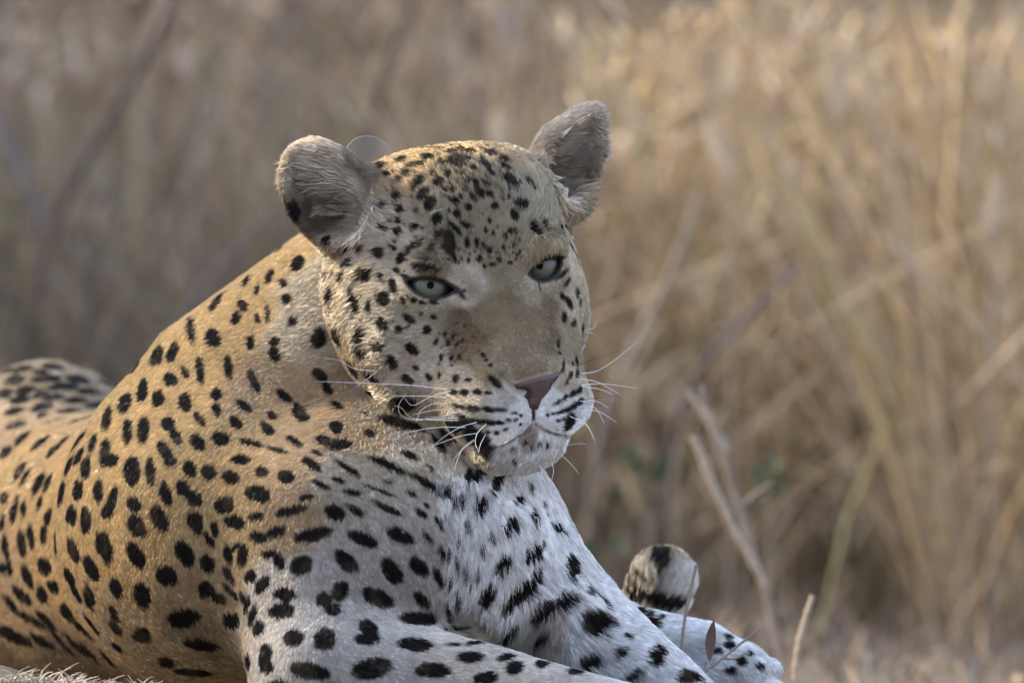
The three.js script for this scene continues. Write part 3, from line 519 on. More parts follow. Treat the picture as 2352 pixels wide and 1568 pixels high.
// ---- fur: little tufts of tapering hairs
function tuftGeometry(hairs, spread, wild) {
  const pos = [], nor = [], index = [];
  for (let h = 0; h < hairs; h++) {
    const x0 = rr(-1, 1) * spread, z0 = rr(-0.16, 0.16), side = rr(-1, 1) * wild, lift = rr(0.6, 1.25), long = rr(0.75, 1.15), w = rr(0.10, 0.16);
    const curve = (t) => [x0 + side * t * t, lift * (0.62 * t - 0.34 * t * t), z0 + long * (0.75 * t + 0.25 * t * t)];
    const base = pos.length / 3;
    for (const [t, k] of [[0, 1], [0.5, 0.85]]) for (let j = 0; j < 3; j++) {
      const a = j * 2.0944 + 0.5236, c = curve(t);
      pos.push(c[0] + Math.cos(a) * w * k, c[1] + Math.sin(a) * w * k, c[2]);
      nor.push(...norm3([Math.cos(a), Math.sin(a), 0.05]));
    }
    pos.push(...curve(1)); nor.push(...norm3([0, 0.5, 0.8]));
    for (let j = 0; j < 3; j++) {
      const k = (j + 1) % 3;
      index.push(base + j, base + k, base + 3 + j, base + k, base + 3 + k, base + 3 + j, base + 3 + j, base + 3 + k, base + 6);
    }
  }
  const g = new THREE.BufferGeometry();
  g.setAttribute('position', new THREE.Float32BufferAttribute(pos, 3)); g.setAttribute('normal', new THREE.Float32BufferAttribute(nor, 3)); g.setIndex(index);
  return g;
}
const hairMat = new THREE.MeshPhysicalMaterial({ color: 0xffffff, roughness: 0.75, specularIntensity: 0.35, name: 'hair' });
function grow(name, mesh, count, keep, opt = {}) {
  const tri = mesh.index.length / 3, cum = new Float64Array(tri), P = mesh.pos, N = mesh.nor;
  let sum = 0;
  for (let t = 0; t < tri; t++) {
    const [a, b, c] = [0, 1, 2].map((k) => mesh.index[t * 3 + k] * 3);
    const A = [P[a], P[a + 1], P[a + 2]], e1 = sub3([P[b], P[b + 1], P[b + 2]], A), e2 = sub3([P[c], P[c + 1], P[c + 2]], A), nz = N[a + 2], f = DU / (DU - A[2]);
    const u = 1176 + A[0] * f, v = 784 - A[1] * f;
    let w = len3(cross3(e1, e2)) / 2 * (0.3 + 0.7 * clamp(nz, 0, 1));
    if (nz < -0.45 || u < -90 || u > 2440 || v > 1650 || !keep(A)) w = 0;
    if (A[2] < -1000) w *= 0.55;
    cum[t] = sum += w;
  }
  const kinds = 4, lists = Array.from({ length: kinds }, () => []);
  for (let n = 0; n < count; n++) {
    const x = rnd() * sum;
    let lo = 0, hi = tri - 1;
    while (lo < hi) { const m = (lo + hi) >> 1; if (cum[m] < x) lo = m + 1; else hi = m; }
    const [a, b, c] = [0, 1, 2].map((k) => mesh.index[lo * 3 + k] * 3);
    let s = rnd(), q = rnd();
    if (s + q > 1) { s = 1 - s; q = 1 - q; }
    const mix = (A, i) => A[a + i] * (1 - s - q) + A[b + i] * s + A[c + i] * q;
    lists[n % kinds].push([[mix(P, 0), mix(P, 1), mix(P, 2)], norm3([mix(N, 0), mix(N, 1), mix(N, 2)])]);
  }
  lists.forEach((list, k) => {
    const out = [];
    for (const [p, n] of list) {
      const [, dir, len, , bare] = coat(p);
      if (bare > 0.4 || shieldAt(p) < 1) continue;
      let d = add3(dir, [rr(-0.32, 0.32), rr(-0.32, 0.32), rr(-0.32, 0.32)]);
      d = add3(d, [noise3(p[0] * 0.03, p[1] * 0.03, 3) * 0.35, noise3(p[0] * 0.03, p[1] * 0.03, 7) * 0.35, 0]);
      d = sub3(d, mul3(n, dot3(d, n)));
      if (len3(d) < 0.05) continue;
      d = norm3(d);
      let L = len * rr(0.75, 1.2) * (opt.len || 1);
      for (const E of EYES) { const [e, g] = almond(E, ...p); if (g > -20) L *= mixN(0.6, 1, smooth(8, 40, e)); }
      const [c, , , dark] = coat(add3(p, mul3(d, L * 0.5)), 1.2), x = cross3(n, d), wide = clamp(L * 0.12, 2.1, 3.6) * (opt.wide || 1), high = L * (len > 25 ? 0.95 : 0.75) * rr(0.7, 1.2) * (opt.lift || 1), tone = (1 + 0.14 * noise3(p[0] * 0.09, p[1] * 0.09, p[2] * 0.09)) * Math.exp(rr(-1, 1) * (L < 20 ? 0.15 : 0.22)) * (dark > 0.5 ? 1.1 : 1.06);
      out.push([x, n, d, wide, high, L, sub3(p, mul3(n, 1)), mul3(opt.color || c, tone)]);
    }
    const im = new THREE.InstancedMesh(tuftGeometry(5, 1.0, 1.2), hairMat, out.length), m = new THREE.Matrix4(), col = new THREE.Color();
    out.forEach(([x, n, d, wide, high, L, p, c], i) => {
      const w = toW(p), X = mul3(x, wide * S), Y = mul3(n, high * S), Z = mul3(d, L * S);
      m.set(X[0], Y[0], Z[0], w[0], X[1], Y[1], Z[1], w[1], X[2], Y[2], Z[2], w[2], 0, 0, 0, 1);
      im.setMatrixAt(i, m);
      im.setColorAt(i, col.setRGB(c[0], c[1], c[2]));
    });
    im.name = numbered(name);
    im.userData.kind = 'stuff';
    beast.add(im);
  });
}
grow('face_fur', headMesh, 200000, (p) => p[1] > -335 && HEADBOX(p));
grow('body_fur', bodyMesh, 210000, () => true);
const inEar = (p) => { const a = toHead(p); return a[1] > 150 && (a[0] < -235 || a[0] > 205) && a[2] > -330; };
grow('ear_fur', headMesh, 2600, (p) => inEar(p) && ((p[0] > -450 && p[0] < -330 && p[1] > 290) || (p[0] > 60 && p[0] < 150)) && (earLIn.f(...p) < 3 || earRIn.f(...p) < 3), { len: 1.25, lift: 1.15, wide: 0.8, color: [0.56, 0.49, 0.40] });
// ---- whiskers
const whiskerMat = new THREE.MeshStandardMaterial({ color: 0xf4f2ee, roughness: 0.35, name: 'whisker' }), darkWhisker = new THREE.MeshStandardMaterial({ color: 0x5a4c44, roughness: 0.4, name: 'dark whisker' });
function whisker(view, pts, out, r = 0.00025, mat = whiskerMat) {
  const [u0, v0, q] = VIEWS[view], uv = pts.map(([x, y]) => [u0 + x * q, v0 + y * q]), root = leopard.cast(...uv[0]) || at(...uv[0], -20);
  const line = uv.map(([u, v], i) => (i ? at(u, v, root[2] + out * Math.pow(i / (uv.length - 1), 0.8) + 8) : root));
  part('whisker', strand(line.map(toW), r, r * 0.3), mat);
}
for (const [pts, out] of [
  [[[920, 1030], [700, 1005], [450, 993], [100, 980]], 150], [[[920, 1080], [760, 1072], [620, 1072], [470, 1060]], 130], [[[500, 915], [340, 900], [250, 850], [155, 835]], 60], [[[500, 905], [420, 965], [340, 1025]], 70],
  [[[990, 1210], [850, 1215], [700, 1220], [630, 1190], [618, 1130], [670, 1050]], 110], [[[1000, 1225], [840, 1222], [690, 1205], [640, 1150], [590, 1130]], 120], [[[930, 1125], [840, 1120], [760, 1160], [725, 1240]], 120], [[[960, 1150], [820, 1165], [700, 1190]], 110],
  [[[1010, 1170], [880, 1200], [780, 1210]], 100], [[[1040, 1268], [850, 1270], [700, 1295], [575, 1335]], 130], [[[1110, 1235], [1000, 1270], [900, 1330], [830, 1390]], 120], [[[1110, 1305], [1000, 1325], [870, 1370], [757, 1410]], 120],
  [[[1095, 1340], [1020, 1400], [960, 1475]], 90], [[[1100, 1345], [1010, 1420], [965, 1540]], 100], [[[1170, 1245], [1110, 1310], [1100, 1370], [1120, 1420]], 80], [[[1165, 1310], [1130, 1380], [1120, 1430]], 60], [[[945, 1040], [820, 1075], [700, 1130], [640, 1060]], 110],
  [[[1760, 930], [1850, 920], [1970, 850], [2110, 735]], -30], [[[1762, 1005], [1870, 995], [1990, 1005], [2120, 1025]], -30], [[[1765, 965], [1870, 985], [1950, 1030], [2005, 1060]], 0], [[[1765, 1010], [1880, 1030], [1960, 1060]], 10],
  [[[1755, 1105], [1860, 1105], [1940, 1150]], 20], [[[1750, 1140], [1850, 1145], [1910, 1245]], 20], [[[1745, 1170], [1860, 1165], [1930, 1200], [1990, 1240]], 10], [[[1700, 1205], [1790, 1240], [1850, 1340]], 40], [[[1690, 1195], [1800, 1260], [1852, 1365]], 20],
  [[[1640, 1440], [1700, 1500], [1750, 1560]], 20], [[[1660, 1385], [1740, 1370], [1800, 1375]], 20], [[[1780, 660], [1845, 645], [1860, 600]], 0], [[[1780, 670], [1820, 675], [1852, 692]], 0], [[[1560, 1470], [1590, 1530], [1580, 1600]], 30], [[[1500, 1490], [1520, 1560], [1500, 1620]], 40],
]) whisker('muzzle', pts, out);
for (const [pts, out] of [[[[1752, 878], [1820, 850], [1950, 810], [2090, 745]], -20], [[[1765, 1100], [1900, 1080], [1980, 1070], [2050, 1105]], -20], [[[1762, 925], [1850, 895], [1930, 950], [1960, 1020]], -10], [[[930, 975], [860, 990], [800, 1015]], 60]]) whisker('muzzle', pts, out, 0.00022, darkWhisker);
for (const [pts, out] of [[[[1115, 800], [1160, 775], [1240, 755]], 40], [[[1215, 1115], [1185, 1050], [1182, 1000]], 50], [[[1745, 870], [1790, 810], [1840, 870]], 60], [[[1795, 890], [1880, 850], [2015, 858]], 60],
  [[[1800, 935], [1900, 910], [2000, 960]], 60], [[[1765, 935], [1850, 935], [1900, 1000]], 60]]) whisker('brow', pts, out, 0.0001);
// ---- the thin clear disc that shows behind the near ear
{
  const lathe = new THREE.LatheGeometry([[0, 0.004], [0.006, 0.0036], [0.012, 0.0018], [0.0158, 0.0001], [0.0164, -0.0002], [0.0164, -0.0007], [0.0158, -0.0008], [0.012, 0.0011], [0.006, 0.0029], [0, 0.0033]].map(([x, y]) => new THREE.Vector2(x, y)), 48);
  const disc = part('clear_disc', lathe, new THREE.MeshPhysicalMaterial({ color: 0xffffff, roughness: 0.03, specularIntensity: 0.35, transmission: 1, thickness: 0, ior: 1.45, name: 'clear film' }), beast, 'thin translucent grey rounded disc behind the near ear');
  disc.position.set(...toW(at(847, 366, -260)));
  disc.rotation.set(1.25, 0, -0.25);
  const rim = part('disc_rim', new THREE.TorusGeometry(0.0162, 0.00024, 8, 64), new THREE.MeshStandardMaterial({ color: 0x8d8f96, roughness: 0.4, name: 'disc rim' }), disc);
  rim.rotation.x = Math.PI / 2;
  rim.position.y = -0.0004;
}
shade(beast);

// ------------------------------------------------------------------ the ground
function groundY(x, z) {
  let y = z > -6 ? mixN(-0.288, -0.215, clamp(-z / 2.4, -0.3, 1)) : -0.215 + (-6 - z) * 0.075 + Math.pow(clamp((-6 - z) / 30, 0, 2), 2) * 0.8;
  y += 0.085 * Math.exp(-(((x + 0.34) / 0.10) ** 2) - ((z - 0.05) / 0.09) ** 2) + 0.03 * Math.exp(-(((x - 0.15) / 0.12) ** 2) - ((z + 0.14) / 0.10) ** 2);
  y += 0.008 * noise3(x * 6, 1, z * 6) + 0.004 * noise3(x * 22, 4, z * 22) + 0.05 * noise3(x * 0.6, 8, z * 0.6) * smooth(2, 8, Math.abs(z));
  return y;
}
{
  const pos = [], col = [], index = [], NX = 220, NZ = 260;
  const gx = (i) => { const t = i / NX * 2 - 1; return Math.sign(t) * (Math.abs(t) * 1.2 + Math.pow(Math.abs(t), 5) * 60); };
  const gz = (j) => { const t = j / NZ; return 3 - t * 6 - Math.pow(t, 5) * 110; };
  for (let j = 0; j <= NZ; j++) for (let i = 0; i <= NX; i++) {
    const x = gx(i), z = gz(j), n = noise3(x * 14, 2, z * 14) * 0.5 + noise3(x * 45, 6, z * 45) * 0.5, m = noise3(x * 2.2, 5, z * 2.2);
    pos.push(x, groundY(x, z), z);
    col.push(...mul3(lerp3([0.075, 0.056, 0.036], [0.155, 0.115, 0.075], clamp(0.5 + 0.5 * m + 0.4 * n, 0, 1) + (z > 0.3 ? 0.9 : 0)), 1 + 0.25 * n));  // soil towards the camera is lightened to bounce fill light up
    if (i < NX && j < NZ) { const o = j * (NX + 1) + i; index.push(o, o + 1, o + NX + 1, o + 1, o + NX + 2, o + NX + 1); }
  }
  const g = new THREE.BufferGeometry();
  g.setAttribute('position', new THREE.Float32BufferAttribute(pos, 3)); g.setAttribute('color', new THREE.Float32BufferAttribute(col, 3)); g.setIndex(index.reverse());
  g.computeVertexNormals();
  const m = new THREE.Mesh(g, new THREE.MeshStandardMaterial({ vertexColors: true, roughness: 1, name: 'dry soil' }));
  m.name = 'ground';
  tag(m, 'dry brown soil under the leopard and the tall grass', 'ground', null, 'structure');
  scene.add(shade(m));
}
// ------------------------------------------------------------------ dry grass
const strawMat = new THREE.MeshStandardMaterial({ color: 0xffffff, vertexColors: true, roughness: 0.95, side: THREE.DoubleSide, name: 'straw' });
const PAL = { gold: [0.47, 0.34, 0.18], straw: [0.42, 0.32, 0.205], pale: [0.50, 0.40, 0.28], rust: [0.36, 0.25, 0.145], grey: [0.22, 0.18, 0.145], dusk: [0.205, 0.15, 0.10], tan: [0.42, 0.305, 0.195], olive: [0.33, 0.31, 0.14], green: [0.10, 0.17, 0.045] };  // gold and dusk tones also paint in the sunlit right and shaded left
function scatter(name, label, count, place, colours) {     // every blade curved its own way, joined into one mass
  const pos = [], col = [], index = [], N = 5;
  for (let n = 0; n < count; n++) {
    const spot = place();
    if (!spot) continue;
    const [x, z, h, lean, broad = 1, up = -0.01] = spot, y = groundY(x, z) + up, turn = rnd() * 6.283, tilt = rr(0, lean), bend = rr(0.1, 1) * rr(0.2, 1.6), w0 = rr(0.0006, 0.0019) * broad, kink = rnd() < 0.22 ? rr(0.45, 0.85) : 2, face = rnd() * 6.283, twist = rr(-1.2, 1.2);
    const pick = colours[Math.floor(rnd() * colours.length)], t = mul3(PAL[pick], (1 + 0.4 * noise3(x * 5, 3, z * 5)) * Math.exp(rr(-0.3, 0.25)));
    const dx = Math.cos(turn), dz = Math.sin(turn), base = pos.length / 3;
    let cx = x, cy = y, cz = z, ang = tilt;
    for (let i = 0; i <= N; i++) {
      const q = i / N, w = w0 * (0.5 + 1.9 * q * (1 - q)) * (i === N ? 0.25 : 1) + 0.0003, f = face + twist * q, ax = Math.cos(f) * w, az = Math.sin(f) * w;
      pos.push(cx - ax, cy, cz - az, cx + ax, cy, cz + az);
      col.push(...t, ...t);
      if (i < N) { const o = base + i * 2; index.push(o, o + 1, o + 2, o + 1, o + 3, o + 2); }
      const step = h / N;
      ang += bend * 0.22 + (q < kink && q + 1 / N >= kink ? rr(0.9, 1.7) : 0);
      cx += dx * Math.sin(ang) * step; cz += dz * Math.sin(ang) * step; cy += Math.cos(ang) * step;
    }
  }
  const g = new THREE.BufferGeometry();
  g.setAttribute('position', new THREE.Float32BufferAttribute(pos, 3)); g.setAttribute('color', new THREE.Float32BufferAttribute(col, 3)); g.setIndex(index);
  g.computeVertexNormals();
  const m = new THREE.Mesh(g, strawMat);
  m.name = numbered(name);
  tag(m, label, 'grass', null, 'stuff');
  scene.add(shade(m));
}
const halfWidth = (z) => 0.33 * (10 - z) / 10 + 0.22;
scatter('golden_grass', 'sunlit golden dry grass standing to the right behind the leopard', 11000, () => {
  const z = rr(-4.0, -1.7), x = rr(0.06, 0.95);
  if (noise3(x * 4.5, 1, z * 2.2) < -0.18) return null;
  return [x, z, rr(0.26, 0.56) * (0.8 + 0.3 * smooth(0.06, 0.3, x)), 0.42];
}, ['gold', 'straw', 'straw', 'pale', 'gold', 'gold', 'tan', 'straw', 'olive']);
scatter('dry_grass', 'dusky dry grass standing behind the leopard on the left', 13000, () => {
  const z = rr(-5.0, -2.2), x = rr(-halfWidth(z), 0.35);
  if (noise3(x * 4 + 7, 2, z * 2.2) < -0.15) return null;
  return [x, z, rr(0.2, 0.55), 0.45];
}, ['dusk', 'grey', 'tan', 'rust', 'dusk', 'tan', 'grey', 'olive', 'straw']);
scatter('tall_grass', 'tall grey brown dry grass and reeds far behind the leopard', 11000, () => {
  const z = rr(-10, -4.6), x = rr(-halfWidth(z) - 0.3, halfWidth(z) + 0.3);
  return [x, z, rr(0.5, 1.5), 0.4, 1.8];
}, ['dusk', 'grey', 'tan', 'rust', 'grey', 'straw', 'tan', 'dusk']);
scatter('seed_head', 'golden seed heads and dry leaf bits in the sunlit grass on the right', 15000, () => {
  const z = rr(-3.8, -2.0), x = rr(0.04, 0.95);
  if (noise3(x * 5 + 3, 1, z * 3) < 0) return null;
  return [x, z, rr(0.02, 0.07), 1.6, 2, rr(0.06, 0.46)];
}, ['gold', 'straw', 'pale', 'gold', 'tan']);
scatter('seed_head', 'dusky seed heads and dry leaf bits in the shaded grass on the left', 14000, () => {
  const z = rr(-4.6, -2.2), x = rr(-halfWidth(z), 0.3);
  if (noise3(x * 5 + 9, 1, z * 3) < 0) return null;
  return [x, z, rr(0.02, 0.07), 1.6, 3, rr(0.02, 0.6)];
}, ['dusk', 'grey', 'rust', 'tan', 'dusk', 'pale', 'tan']);
scatter('short_grass', 'short broken dry grass on the ground behind the leopard', 2600, () => {
  const z = rr(-2.8, -0.8), x = rr(0.02, 0.62);
  return [x, z, rr(0.02, 0.06) + 0.05 * smooth(-1.2, -2.4, z), 1.3];
}, ['dusk', 'grey', 'dusk', 'rust', 'tan', 'dusk']);
// unseen bush and tree, added left of the frame to keep sun off the left and far grass
function bush(name, label, category, x, z, trunk, rx, ry, rz, leaves) {
  const o = new THREE.Group(), y = groundY(x, z), pos = [], nor = [], col = [], index = [];
  o.name = numbered(name); o.position.set(x, y, z); tag(o, label, category);
  const limbs = [];
  for (let i = 0; i < 7; i++) {
    const a = i / 7 * 6.283, tip = [Math.cos(a) * rx * 0.6, trunk + ry * rr(0.4, 1.2), Math.sin(a) * rz * 0.6];
    limbs.push(strand([[0, -0.05, 0], [tip[0] * 0.15, trunk * 0.7, tip[2] * 0.15], [tip[0] * 0.6, trunk + ry * 0.3, tip[2] * 0.6], tip], 0.03 + rx * 0.02, 0.008, 7, 10));
  }
  const wood = new THREE.Mesh(mergeGeometries(limbs), new THREE.MeshStandardMaterial({ color: new THREE.Color().setRGB(0.14, 0.11, 0.09), roughness: 0.95, name: 'bush bark' }));
  wood.name = 'trunk'; o.add(wood);
  for (let i = 0; i < leaves; i++) {
    let d = norm3([rr(-1, 1), rr(-1, 1), rr(-1, 1)]);
    const r = Math.pow(rnd(), 0.4) * (0.82 + 0.3 * noise3(d[0] * 2.5, d[1] * 2.5, d[2] * 2.5 + x)), c = [d[0] * rx * r, trunk + ry + d[1] * ry * r, d[2] * rz * r], s = rr(0.03, 0.065) * (0.6 + rx * 0.5), a = mul3(norm3([rr(-1, 1), rr(-1, 1), rr(-1, 1)]), s), b = mul3(norm3(cross3(a, [rr(-1, 1), rr(-1, 1), rr(-1, 1)])), s * 0.45), k = pos.length / 3;
    pos.push(...sub3(c, a), ...sub3(c, b), ...add3(c, a), ...add3(c, b)); const t = mul3([0.09, 0.11, 0.045], rr(0.6, 1.4)); for (let q = 0; q < 4; q++) col.push(...t);
    index.push(k, k + 1, k + 2, k, k + 2, k + 3);
  }
  const g = new THREE.BufferGeometry();
  g.setAttribute('position', new THREE.Float32BufferAttribute(pos, 3)); g.setAttribute('color', new THREE.Float32BufferAttribute(col, 3)); g.setIndex(index); g.computeVertexNormals();
  const crown = new THREE.Mesh(g, new THREE.MeshStandardMaterial({ vertexColors: true, roughness: 0.8, side: THREE.DoubleSide, name: 'bush leaves' }));
  crown.name = 'crown'; o.add(crown);
  scene.add(shade(o));
}
bush('unseen_bush', 'unseen leafy bush added left of the picture to shade the grass behind the leopard', 'bush', -2.2, -3.9, 0.12, 0.62, 0.83, 2.0, 12500);
bush('unseen_tree', 'unseen small leafy tree added far left of the picture to shade the far grass', 'tree', -3.4, -8.6, 0.7, 1.5, 1.4, 2.8, 11000);
// a line of bushes some way behind the camera: it closes the horizon that the eyes mirror
for (const [x, z, label] of [[-22, 24, 'leftmost leafy bush of the row behind the camera'], [-11, 27, 'second leafy bush from the left in the row behind the camera'], [0, 25, 'middle leafy bush of the row behind the camera'], [11, 27, 'second leafy bush from the right in the row behind the camera'], [22, 24, 'rightmost leafy bush of the row behind the camera']])
  bush('unseen_bush', label, 'bush', x, z, 0.3, 6.4, 3.4, 3, 5200);

// ------------------------------------------------------------------ branches, stalks, twigs and leaves, each a thing
const bark = new THREE.MeshStandardMaterial({ color: new THREE.Color().setRGB(0.13, 0.105, 0.10), roughness: 0.95, name: 'grey bark' });
const reed = new THREE.MeshStandardMaterial({ color: new THREE.Color().setRGB(0.40, 0.325, 0.24), roughness: 0.8, name: 'reed' });
const dull = new THREE.MeshStandardMaterial({ color: new THREE.Color().setRGB(0.27, 0.22, 0.18), roughness: 0.9, name: 'dull stalk' });
const brownLeaf = new THREE.MeshPhysicalMaterial({ color: new THREE.Color().setRGB(0.12, 0.075, 0.05), roughness: 0.8, transmission: 0.2, thickness: 0, side: THREE.DoubleSide, name: 'brown leaf' });
const greenLeaf = new THREE.MeshPhysicalMaterial({ color: new THREE.Color().setRGB(0.06, 0.085, 0.03), roughness: 0.7, transmission: 0.35, thickness: 0, side: THREE.DoubleSide, name: 'green leaf' });
const paleLeaf = new THREE.MeshPhysicalMaterial({ color: new THREE.Color().setRGB(0.50, 0.40, 0.29), roughness: 0.9, transmission: 0.3, thickness: 0, side: THREE.DoubleSide, name: 'pale leaf' });
const place = ([u, v, z]) => mul3(at(u, v, z / S), S);
function thing(name, base, label, category, group) {
  const o = new THREE.Group();
  o.name = numbered(name);
  o.position.set(...base);
  tag(o, label, category, group);
  scene.add(o);
  return o;
}
function knotty(pts, r0, r1) {                // a stem with small swellings
  const curve = new THREE.CatmullRomCurve3(pts.map((p) => new THREE.Vector3(...p))), steps = 40, sides = 8, g = new THREE.TubeGeometry(curve, steps, 1, sides, false), P = g.attributes.position, c = new THREE.Vector3();
  for (let i = 0; i <= steps; i++) {
    curve.getPointAt(i / steps, c);
    const r = mixN(r0, r1, i / steps) * (1 + 0.16 * noise3(i * 0.9, r0 * 900, 3) + (i % 13 === 6 ? 0.25 : 0));
    for (let j = 0; j <= sides; j++) { const o = i * (sides + 1) + j; P.setXYZ(o, c.x + (P.getX(o) - c.x) * r, c.y + (P.getY(o) - c.y) * r, c.z + (P.getZ(o) - c.z) * r); }
  }
  g.computeVertexNormals();
  return g;
}
function stem(name, label, category, group, mat, paths, parts = []) {   // paths: [points, r0, r1]; the first reaches the ground
  const first = place(paths[0][0][0]), o = thing(name, first, label, category, group), rel = (p) => sub3(place(p), first);
  paths.forEach(([pts, r0, r1], i) => { const m = new THREE.Mesh(knotty(pts.map(rel), r0, r1), mat); m.name = i ? 'side_branch' : 'stem'; o.add(m); });
  for (const [n, geo, material, p, turn] of parts) { const m = new THREE.Mesh(geo, material); m.name = n; m.position.set(...rel(p)); m.rotation.set(...turn); o.add(m); }
  return shade(o);
}
function leafShape(l, w, curl) {
  const g = new THREE.PlaneGeometry(w, l, 6, 12), P = g.attributes.position;
  for (let i = 0; i < P.count; i++) {
    const t = P.getY(i) / l + 0.5, k = Math.pow(Math.sin(Math.PI * clamp(t, 0.02, 0.98)), 0.8), x = P.getX(i) * k;
    P.setXYZ(i, x, P.getY(i), curl * l * (t - 0.5) * (t - 0.5) + Math.abs(x) * 0.5);
  }
  g.computeVertexNormals();
  return g;
}
const BR = 'dark bare branches in the grass behind the leopard';
stem('bare_branch', 'dark forked branch leaning across the grass at the far left', 'branch', BR, bark, [[[[20, 1500, -2.3], [60, 780, -2.2], [115, 540, -2.15], [210, 345, -2.1], [335, 130, -2.05], [420, -60, -2]], 0.0050, 0.0034], [[[115, 540, -2.15], [60, 420, -2.2], [0, 285, -2.25], [-60, 150, -2.3]], 0.0042, 0.0024]]);
stem('bare_branch', 'thin dark branch above the near ear, reaching the top edge', 'branch', BR, bark, [[[[760, 1500, -2.6], [800, 700, -2.5], [850, 300, -2.4], [892, 150, -2.35], [950, -20, -2.3]], 0.0042, 0.0024]]);
stem('bare_branch', 'dark slanting branch in the golden grass on the right', 'branch', BR, bark, [[[[1500, 1520, -1.9], [1545, 1000, -1.72], [1600, 860, -1.7], [1700, 740, -1.7], [1840, 605, -1.72]], 0.0040, 0.0024]]);
stem('bare_branch', 'greyish slanting branch just right of the face', 'branch', BR, dull, [[[[1330, 1500, -1.8], [1395, 930, -1.7], [1470, 770, -1.7], [1540, 630, -1.7], [1610, 440, -1.7]], 0.0036, 0.0024]]);
stem('bare_branch', 'dark thin branch low in the grass left of the neck', 'branch', BR, bark, [[[[250, 1300, -1.9], [360, 830, -1.8], [520, 600, -1.8], [640, 470, -1.8]], 0.0042, 0.0024]]);
const ST = 'dry stalks to the right of the leopard';
stem('dry_stalk', 'pale bent reed stalk leaning down to the right of the chest', 'stalk', ST, reed, [[[[1760, 1345, -0.85], [1700, 1240, -0.85], [1655, 1150, -0.85], [1612, 1050, -0.85], [1592, 1000, -0.85]], 0.0022, 0.0025]]);
stem('dry_stalk', 'pale broken stalk end standing above the bent reed', 'stalk', ST, reed, [[[[1668, 1035, -1.0], [1630, 970, -1.0], [1578, 895, -1.0]], 0.0027, 0.0021]]);
stem('dry_stalk', 'greyish long stalk leaning beside the bent reed', 'stalk', ST, dull, [[[[1800, 1540, -0.95], [1760, 1370, -0.95], [1700, 1170, -0.95], [1650, 1020, -0.95], [1610, 885, -0.95]], 0.0022, 0.0017], [[[1700, 1170, -0.95], [1735, 1135, -0.95], [1775, 1108, -0.95]], 0.0016, 0.001]]);
stem('dry_stalk', 'short pale straw stub standing right of the hind paw', 'stalk', ST, reed, [[[[1828, 1560, -0.5], [1832, 1500, -0.5], [1848, 1430, -0.5], [1868, 1368, -0.5]], 0.0021, 0.0019]]);
stem('twig', 'thin upright grey twig in front of the tail tip', 'twig', null, dull, [[[[1560, 1600, -0.07], [1572, 1430, -0.06], [1588, 1350, -0.06], [1600, 1298, -0.06]], 0.0008, 0.0011]]);
stem('twig', 'forked grey twig lying before the hind paw', 'twig', null, dull, [[[[1585, 1575, -0.06], [1618, 1543, -0.06], [1660, 1512, -0.06], [1705, 1475, -0.06], [1747, 1445, -0.06]], 0.0010, 0.0006], [[[1660, 1512, -0.06], [1690, 1512, -0.06], [1712, 1500, -0.06]], 0.0009, 0.0006]]);
stem('withered_leaf', 'dark brown withered leaf standing upright before the hind paw', 'leaf', null, dull, [[[[1612, 1600, -0.08], [1618, 1560, -0.08], [1621, 1520, -0.08]], 0.0007, 0.0006]], [['leaf_blade', leafShape(0.027, 0.008, 0.5), brownLeaf, [1629, 1472, -0.08], [0, 0.5, -0.12]]]);
const LV = 'pale dry leaves in the grass behind the leopard';
for (const [u, v, z, l, w, lean, label] of [[1150, 290, -1.9, 0.036, 0.019, 0.1, 'pale dry leaf above the head between the ears'], [228, 500, -2.3, 0.030, 0.012, 0.0, 'pale yellowish leaf in the grass at the far left'], [330, 525, -2.4, 0.022, 0.009, 0.6, 'pale curled leaf right of the yellowish leaf'], [430, 130, -2.3, 0.034, 0.018, -0.3, 'pale leaf high in the grass near the top left branch'],
  [1650, 330, -1.8, 0.05, 0.018, -0.35, 'pale slanting leaf at the top of the golden grass'], [1930, 190, -1.9, 0.06, 0.018, -0.05, 'pale upright leaf reaching above the golden grass'], [2290, 460, -1.7, 0.05, 0.017, 0.15, 'pale leaf in the golden grass near the right edge']]) {
  stem('pale_leaf', label, 'leaf', LV, dull, [[[[u - lean * 60, 1480, z], [u - lean * 90, v + 400, z], [u - lean * 20, v + 60, z]], 0.0016, 0.001]], [['leaf_blade', leafShape(l, w, 0.4), paleLeaf, [u, v, z], [0.2, rr(-0.6, 0.6), -lean]]]);
}
const GL = 'small green plants right of the leopard';
for (const [u, v, z, label] of [[1762, 1105, -1.5, 'small plant with bright green leaves right of the bent reed'], [1475, 1080, -1.7, 'dark green plant right of the chest'], [1380, 1290, -1.6, 'low green plant behind the far foreleg']]) {
  const parts = [];
  for (let i = 0; i < 7; i++) parts.push(['leaf', leafShape(rr(0.014, 0.022), rr(0.007, 0.010), 0.5), greenLeaf, [u + rr(-55, 55), v + rr(-45, 60), z + rr(-0.02, 0.02)], [rr(-0.6, 0.6), rr(-0.9, 0.9), rr(-1.2, 1.2)]]);
  stem('green_plant', label, 'plant', GL, dull, [[[[u - 10, 1510, z], [u + 8, v + 150, z], [u, v, z]], 0.0012, 0.0007], [[[u + 8, v + 150, z], [u + 40, v + 70, z], [u + 50, v + 20, z]], 0.0008, 0.0005]], parts);
}
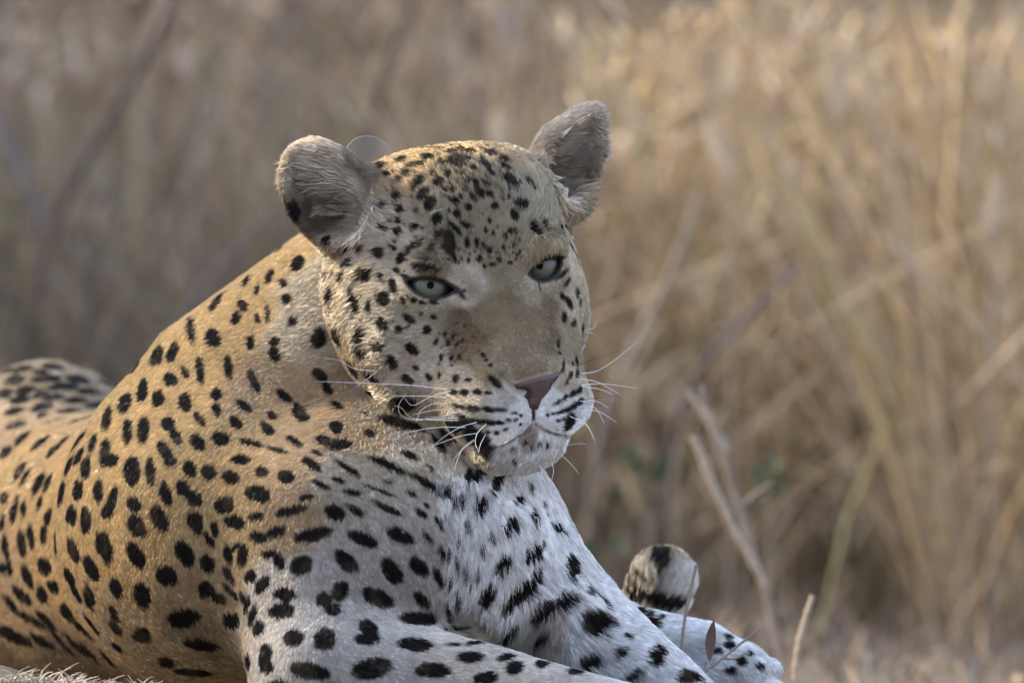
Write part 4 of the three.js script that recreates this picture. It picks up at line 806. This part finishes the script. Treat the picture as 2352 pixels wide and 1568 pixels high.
// tussocks of shredded straw on the mound before the belly
const shredMat = new THREE.MeshStandardMaterial({ color: 0xffffff, vertexColors: true, roughness: 0.95, name: 'shredded straw' });
for (const [u, v, z, wide, n, label] of [[70, 1568, 0.07, 0.055, 420, 'pale shredded straw tussock in the bottom left corner'], [325, 1592, 0.06, 0.018, 200, 'small shredded straw tussock right of the larger one before the belly'], [205, 1590, 0.08, 0.03, 200, 'low straw tussock between the two taller ones']]) {
  const b = place([u, v, z]), geos = [], o = thing('straw_tussock', b, label, 'grass tussock', 'straw tussocks before the belly');
  for (let i = 0; i < n; i++) {
    const x = rr(-1, 1) * wide, zz = rr(-0.02, 0.02), y = -0.012 + 0.010 * (1 - (x / wide) ** 2), a = rnd() * 6.28, l = rr(0.006, 0.017), up = rr(0.1, 0.9), c = rr(-1, 1) * l * 0.6;
    const g = strand([[x, y, zz], [x + Math.cos(a) * l * 0.5, y + l * up * 0.7, zz + Math.sin(a) * l * 0.5], [x + Math.cos(a) * l + c * 0.4, y + l * up * 0.9 + c * 0.3, zz + Math.sin(a) * l + c * 0.3]], rr(0.0004, 0.0009), 0.0002, 4, 5);
    const t = mul3(lerp3([0.27, 0.215, 0.165], [0.52, 0.46, 0.39], rnd()), 1), col = new Float32Array(g.attributes.position.count * 3);
    for (let k = 0; k < col.length; k += 3) col.set(t, k);
    g.setAttribute('color', new THREE.BufferAttribute(col, 3));
    geos.push(g);
  }
  const m = new THREE.Mesh(mergeGeometries(geos), shredMat);
  m.name = 'straw';
  m.userData.kind = 'stuff';
  o.add(m);
  const heap = new THREE.SphereGeometry(1, 32, 16), P = heap.attributes.position;
  for (let i = 0; i < P.count; i++) { const k = 1 + 0.18 * noise3(P.getX(i) * 4 + u, P.getY(i) * 4, P.getZ(i) * 4); P.setXYZ(i, P.getX(i) * wide * 1.15 * k, P.getY(i) * 0.016 * k - 0.017, P.getZ(i) * 0.03 * k); }
  heap.computeVertexNormals();
  const clod = new THREE.Mesh(heap, new THREE.MeshStandardMaterial({ color: new THREE.Color().setRGB(0.26, 0.19, 0.14), roughness: 1, name: 'clod' }));
  clod.name = 'clod';
  o.add(clod);
  shade(o);
}
renderer.render(scene, camera);
